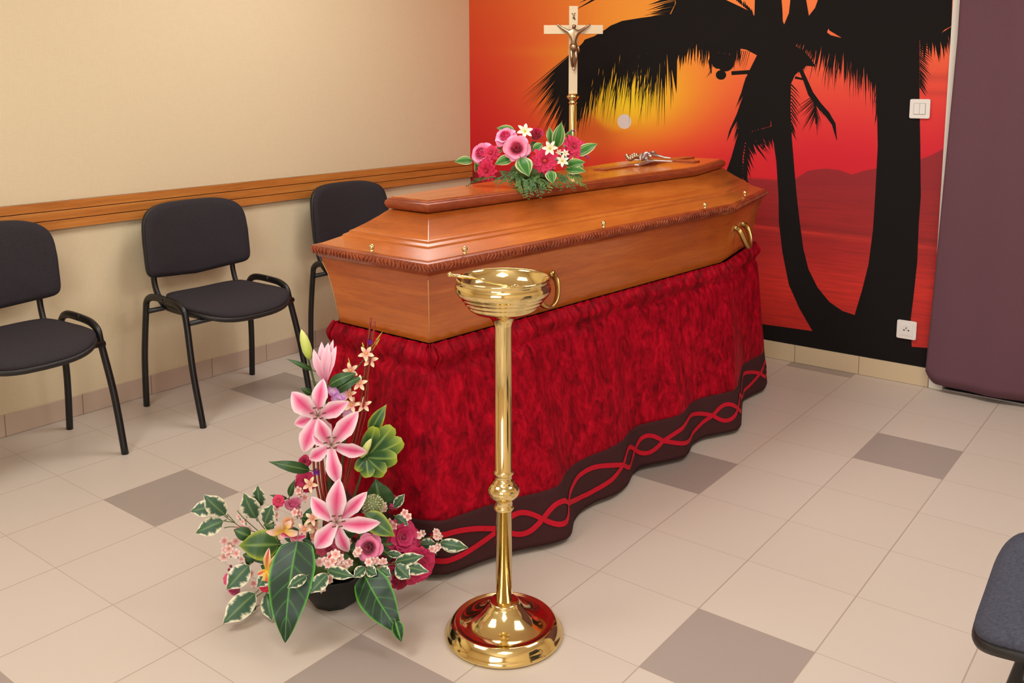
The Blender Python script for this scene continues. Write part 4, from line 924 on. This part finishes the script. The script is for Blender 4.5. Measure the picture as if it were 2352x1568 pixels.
# monstera with split lime lobes
mo_ = MB(); k_ = D/FPX
for (tx, ty, w) in ((862, 980, 22), (902, 980, 27), (925, 1012, 27), (912, 1052, 25), (884, 1088, 25), (846, 1096, 20), (818, 1080, 14)):
    blade(mo_, A(842, 1050, .035+.002*(w % 5)), A(tx, ty, .005), w*k_, TC, .08, -.12, lambda u: .35+.65*math.sin(math.pi*min(1, u*.9+.05)) if u < .95 else .3, lambda u, v: mixc(mixc((40, 84, 40), (128, 160, 84), max(0, 1-abs(v)/.07)), (168, 184, 48), max((abs(v)-.55)*2.2*u, (u-.62)*2.6)), 16, 12)
mo_.build('monstera_leaf', M['leaf'], fl)
leaf(fl, (850, 995), (888, 928), 17, D+.03, D+.02, 'lime'); leaf(fl, (838, 1180), (908, 1232), 24, D-.05, D-.07, 'lime', name='leaf')
leaf(fl, (640, 1250), (548, 1252), 34, D-.02, D-.04, 'lime', .15); leaf(fl, (640, 1262), (585, 1290), 22, D-.01, D-.03, 'plain')
leaf(fl, (880, 1180), (862, 1098), 34, D+.05, D+.04, 'plain', .1); leaf(fl, (712, 1080), (616, 1060), 13, D+.02, D-.02, 'plain', .22)
leaf(fl, (755, 885), (822, 856), 14, D+.02, D+.02, 'plain', .25); leaf(fl, (770, 900), (838, 864), 13, D+.03, D+.03, 'plain', .3)
leaf(fl, (718, 850), (656, 823), 6, D+.03, D+.0, 'plain', .2); leaf(fl, (718, 905), (690, 890), 8, D+.04, D+.03, 'plain')
leaf(fl, (665, 1140), (678, 1100), 8, D+.02, D, 'plain'); leaf(fl, (660, 1145), (618, 1136), 5, D+.02, D, 'plain')
for (a, b_, w, d0, d1) in (((496, 1162), (437, 1174), 17, -.02, -.04), ((518, 1182), (468, 1136), 20, -.02, -.04), ((513, 1196), (449, 1224), 19, -.02, -.04), ((588, 1190), (560, 1132), 20, -.01, -.03), ((598, 1162), (592, 1114), 15, -.0, -.02), ((608, 1202), (626, 1158), 17, -.03, -.04),
    ((572, 1298), (520, 1354), 23, -.04, -.07), ((586, 1362), (512, 1432), 26, -.06, -.12), ((612, 1362), (625, 1425), 17, -.04, -.08), ((590, 1392), (552, 1412), 10, -.03, -.05), ((618, 1318), (590, 1348), 14, -.05, -.07),
    ((752, 1318), (712, 1362), 17, -.16, -.19), ((704, 1322), (660, 1350), 12, -.2, -.24), ((752, 1308), (814, 1324), 13, -.14, -.17), ((838, 1302), (812, 1326), 12, -.12, -.15), ((842, 1305), (866, 1320), 12, -.12, -.14), ((872, 1305), (898, 1322), 12, -.12, -.14),
    ((908, 1290), (974, 1276), 13, -.09, -.11), ((915, 1296), (986, 1313), 14, -.09, -.12), ((910, 1298), (942, 1328), 17, -.1, -.12), ((905, 1165), (930, 1134), 10, .03, .02), ((908, 1185), (938, 1206), 12, .02, .0), ((1010, 1246), (1076, 1258), 13, .02, .02), ((1012, 1250), (1054, 1268), 8, .02, .02), ((965, 1250), (1002, 1248), 13, .02, .02), ((890, 1270), (926, 1275), 8, -.05, -.06)):
    leaf(fl, a, b_, w*1.08, D+d0, D+d1, 'varieg', .1, -.18, lambda u: max(0, math.sin(math.pi*min(1, u**.85)))**.7*(1 if u < .7 else 1-.45*(u-.7)/.3), .03, 24, 14, name='variegated_leaf')
for pts in (((620, 1262, 0), (560, 1215, -.02), (520, 1188, -.02), (500, 1172, -.02)), ((540, 1200, -.02), (515, 1196, -.02)), ((540, 1200, -.02), (522, 1180, -.02)), ((640, 1250, 0), (600, 1205, -.01), (590, 1185, -.01)), ((640, 1340, -.03), (600, 1362, -.05), (570, 1385, -.06)), ((690, 1310, -.1), (740, 1315, -.15), (800, 1318, -.14)), ((840, 1300, -.1), (905, 1295, -.1)), ((930, 1250, 0), (980, 1235, .02), (1008, 1228, .02)), ((960, 1245, 0), (1012, 1248, .02)), ((600, 1225, 0), (560, 1190, 0), (545, 1172, .02)), ((600, 1225, 0), (540, 1210, -.01), (515, 1212, -.01))):
    stemtube(fl, [A(*p) for p in pts], .0011, 'redstick' if 0 else 'stem', 'stem')
# dark filler greenery inside
for q in range(64):
    a = random.uniform(0, 6.28); x = 745+190*math.cos(a)*random.uniform(.2, 1); y = 1255+75*math.sin(a)*random.uniform(.1, 1)
    leaf(fl, (x, y), (x+random.uniform(-55, 55), y+random.uniform(-25, 45)), random.uniform(12, 20), D+random.uniform(-.02, .04), D+random.uniform(-.04, .02), 'plain', .15, -.2, None, .03, 8, 6, name='filler_leaf')
for (x, y, n_, sp, dz) in ((600, 1245, 4, 22, -.0), (640, 1290, 4, 22, -.03), (575, 1330, 4, 18, -.03), (690, 1180, 4, 16, -.02), (690, 1130, 3, 14, -.0), (800, 1250, 3, 14, -.05), (560, 1215, 4, 20, -.0), (905, 1200, 3, 14, .0), (930, 1180, 2, 8, .0)):
    blossom(fl, (x, y), D+dz, 10, (250, 222, 206), (226, 120, 130), 5, (206, 150, 60), 'blossom_spray', n_, sp, 8)
for (x, y, r_, c1, c2) in ((640, 1150, 16, (190, 10, 60), (226, 60, 110)), (610, 1280, 18, (220, 120, 60), (244, 196, 150)), (700, 1290, 18, (150, 0, 46), (206, 30, 90)), (662, 1200, 15, (214, 110, 60), (244, 196, 150)), (725, 1230, 15, (220, 110, 100), (246, 190, 160)), (560, 1310, 14, (214, 60, 100), (240, 130, 160))):
    daisy(fl, (x, y), D-.01, r_, c1, c2, 'filler_bloom', None, 8, 2, (200, 130, 40), .34, int(x))
# ---- pink arrangement on the coffin lid
tb = atz(1222, 425, ZTOP); D2 = (tb+V((0, 0, .05))-CAM).dot(CF)
cf = empty('lid_flower_arrangement', (tb.x, tb.y, ZTOP)); tag(cf, 'pink artificial flower arrangement with ferns resting on the coffin lid', 'flower arrangement')
lathe(MB(), [(.0001, .0005), (.052, .0005), (.064, .022), (.066, .025), (.062, .024), (.05, .018), (.0001, .018)], (tb.x, tb.y, ZTOP), 32).build('tray', M['pot'], cf)
m = MB(); ball(m, (tb.x, tb.y, ZTOP+.045), .055, 16, 0, None, (1.3, 1.3, .6)); m.build('foam_block', M['stem'], cf)
B2 = lambda x, y, dz=0.: at(x, y, D2+dz)
rose(cf, (1187, 341), D2-.06, 31, (250, 50, 118), (252, 170, 206), 'rose', TC-rr_*.1+V((0, 0, .1)), 26, 1.1)
rose(cf, (1162, 316), D2+.0, 26, (240, 40, 110), (250, 160, 200), 'rose', TC-rr_*.5+V((0, 0, .9)), 22, .9)
rose(cf, (1108, 354), D2+.0, 28, (240, 50, 116), (250, 160, 204), 'rose', TC-rr_*.8+V((0, 0, .4)), 22, .9)
rose(cf, (1231, 310), D2+.01, 17, (200, 6, 60), (232, 60, 120), 'rose', TC+V((0, 0, .6)), 18, .6)
PK = ((160, 0, 42), (246, 36, 104))
daisy(cf, (1251, 370), D2-.06, 35, *PK, 'gerbera', TC+V((0, 0, .1)), 13, 3, (214, 60, 40), .155, 21)
daisy(cf, (1317, 337), D2-.0, 33, *PK, 'gerbera', TC+rr_*.55+V((0, 0, .3)), 13, 3, (200, 0, 50), .155, 22); daisy(cf, (1118, 392), D2-.03, 30, *PK, 'gerbera', TC-rr_*.5-V((0, 0, .15)), 13, 3, (214, 20, 50), .155, 23)
daisy(cf, (1128, 352), D2-.03, 24, *PK, 'gerbera', TC-rr_*.3+V((0, 0, .3)), 11, 3, (214, 20, 50), .155, 24)
for x, y, r_, dz in ((1205, 302, 20, -.0), (1264, 341, 19, -.07), (1292, 370, 16, -.05), (1298, 352, 10, -.02), (1284, 350, 8, -.02)): blossom(cf, (x, y), D2+dz, r_, (250, 248, 238), (238, 236, 190), 6, (230, 210, 60), 'white_blossom', wf=.24)
for (a, b_, w, d0, d1) in (((1278, 338), (1290, 280), 15, -.02, -.03), ((1265, 330), (1262, 290), 8, .0, -.0), ((1300, 330), (1314, 296), 10, .02, .0), ((1322, 356), (1373, 330), 13, .0, .02), ((1196, 362), (1215, 406), 20, -.08, -.12), ((1176, 362), (1136, 378), 13, -.05, -.07), ((1182, 300), (1140, 294), 10, .02, .02), ((1085, 368), (1043, 372), 11, .0, -.02),
    ((1100, 395), (1090, 372), 9, -.0, -.03), ((1262, 392), (1270, 422), 13, -.08, -.1), ((1300, 380), (1345, 372), 12, -.02, -.03), ((1300, 388), (1346, 394), 12, -.02, -.04), ((1270, 320), (1255, 300), 10, .0, 0.), ((1245, 330), (1222, 348), 10, -.02, -.03), ((1150, 340), (1135, 352), 9, -.0, -.02), ((1320, 372), (1340, 386), 10, -.02, -.03)):
    leaf(cf, a, b_, w, D2+d0, D2+d1, 'stripe', .14, -.2, None, .02, 14, 16, name='striped_leaf')
for q in range(16):
    x = random.uniform(1120, 1330); y = random.uniform(330, 405); leaf(cf, (x, y), (x+random.uniform(-25, 25), y+random.uniform(-18, 22)), random.uniform(7, 11), D2+.02, D2+.0, 'plain', .15, -.2, None, .03, 8, 6, name='filler_leaf')
for x, y in ((1345, 357), (1350, 362), (1318, 300)): 
    m = MB(); ball(m, B2(x, y, .0), .005, 8, 0, lin((150, 40, 120))); m.build('berry', M['petal'], cf)
def fern(a, b_, seed, w=15, d0=0., d1=-.03, parent=cf):
    rg = random.Random(seed); p0 = B2(a[0], a[1], d0); p1 = B2(b_[0], b_[1], d1); k = D2/FPX; mb = MB(); d = p1-p0; L = d.length; dn = d.normalized(); up = V((0, 0, 1)); side = dn.cross(up).normalized()
    if side.dot(rr_) < 0: side = -side
    n = max(6, int(L/.0075)); cc = ((46, 92, 40), (92, 132, 58), (62, 110, 52))[seed % 3]
    up2 = side.cross(dn).normalized()
    for i in range(n):
        u = (i+.5)/n; c = p0+d*u+V((0, 0, .12*L*4*u*(1-u)))
        for sg in (-1, 1):
            wl = w*k*math.sin(math.pi*(u*.85+.12))*rg.uniform(.7, 1.2); e = c+(dn*.6+side*sg)*wl+up2*rg.uniform(-.3, .3)*wl
            for s_ in range(4):
                t = (s_+1)/4.; q = c.lerp(e, t)
                for s2 in (-1, 1):
                    e2 = q+(dn*.8*s2+side*sg*.7+up2*rg.uniform(-.4, .5))*wl*.30
                    if e2.z < ZTOP+.003 and e2.x < 1.07: e2.z = ZTOP+.003
                    blade(mb, q, e2, wl*.07+.0008, TC, .05, 0, None, mixc(cc, (140, 170, 90), rg.uniform(0, .45)), 2, 2)
            blade(mb, c, e, .0012, TC, 0, 0, None, cc, 3, 2)
    return mb.build('fern_frond', M['leaf'], parent)
for i, (a, b_, w, d0, d1) in enumerate((((1130, 405), (1070, 432), 11, -.02, -.02), ((1150, 410), (1095, 418), 13, -.02, -.03), ((1165, 400), (1140, 430), 12, -.03, -.06), ((1180, 405), (1182, 436), 13, -.05, -.09), ((1195, 408), (1205, 456), 13, -.06, -.12), ((1215, 410), (1215, 460), 12, -.07, -.125), ((1225, 412), (1242, 456), 13, -.06, -.12), ((1240, 410), (1262, 444), 12, -.06, -.11), ((1260, 408), (1290, 438), 12, -.05, -.09), ((1280, 402), (1320, 440), 13, -.04, -.08), ((1295, 400), (1350, 436), 13, -.02, -.05), ((1300, 395), (1340, 412), 13, .0, -.0), ((1170, 395), (1210, 425), 13, -.05, -.08), ((1190, 392), (1160, 425), 13, -.04, -.07), ((1220, 400), (1250, 430), 13, -.05, -.08), ((1150, 392), (1172, 412), 12, -.04, -.07), ((1245, 398), (1205, 430), 13, -.05, -.08), ((1275, 395), (1300, 420), 12, -.03, -.05))):
    fern(a, b_, i, w, d0, d1)

# ------------------------------------------------------------------ unseen ceiling panels added for broad light (above the frame)
for (x, y, wl_), wh in zip(FILL_PANELS, ('camera', 'left chair', 'curtain', 'corner behind the middle chair')):
    s_ = .47; e = empty('added_ceiling_panel', (x, y, ZC)); tag(e, 'added square fill light panel on the unseen ceiling nearest the %s' % wh, 'ceiling lamp', 'added fill light panels')
    m = MB(); box(m, (x-s_, y-s_, ZC-.03), (x+s_, y+s_, ZC-.001)); m.build('housing', M['whitepaint'], e, False)
    m = MB(); box(m, (x-s_+.02, y-s_+.02, ZC-.034), (x+s_-.02, y+s_-.02, ZC-.0305)); m.build('diffuser', M['lamp'], e, False)
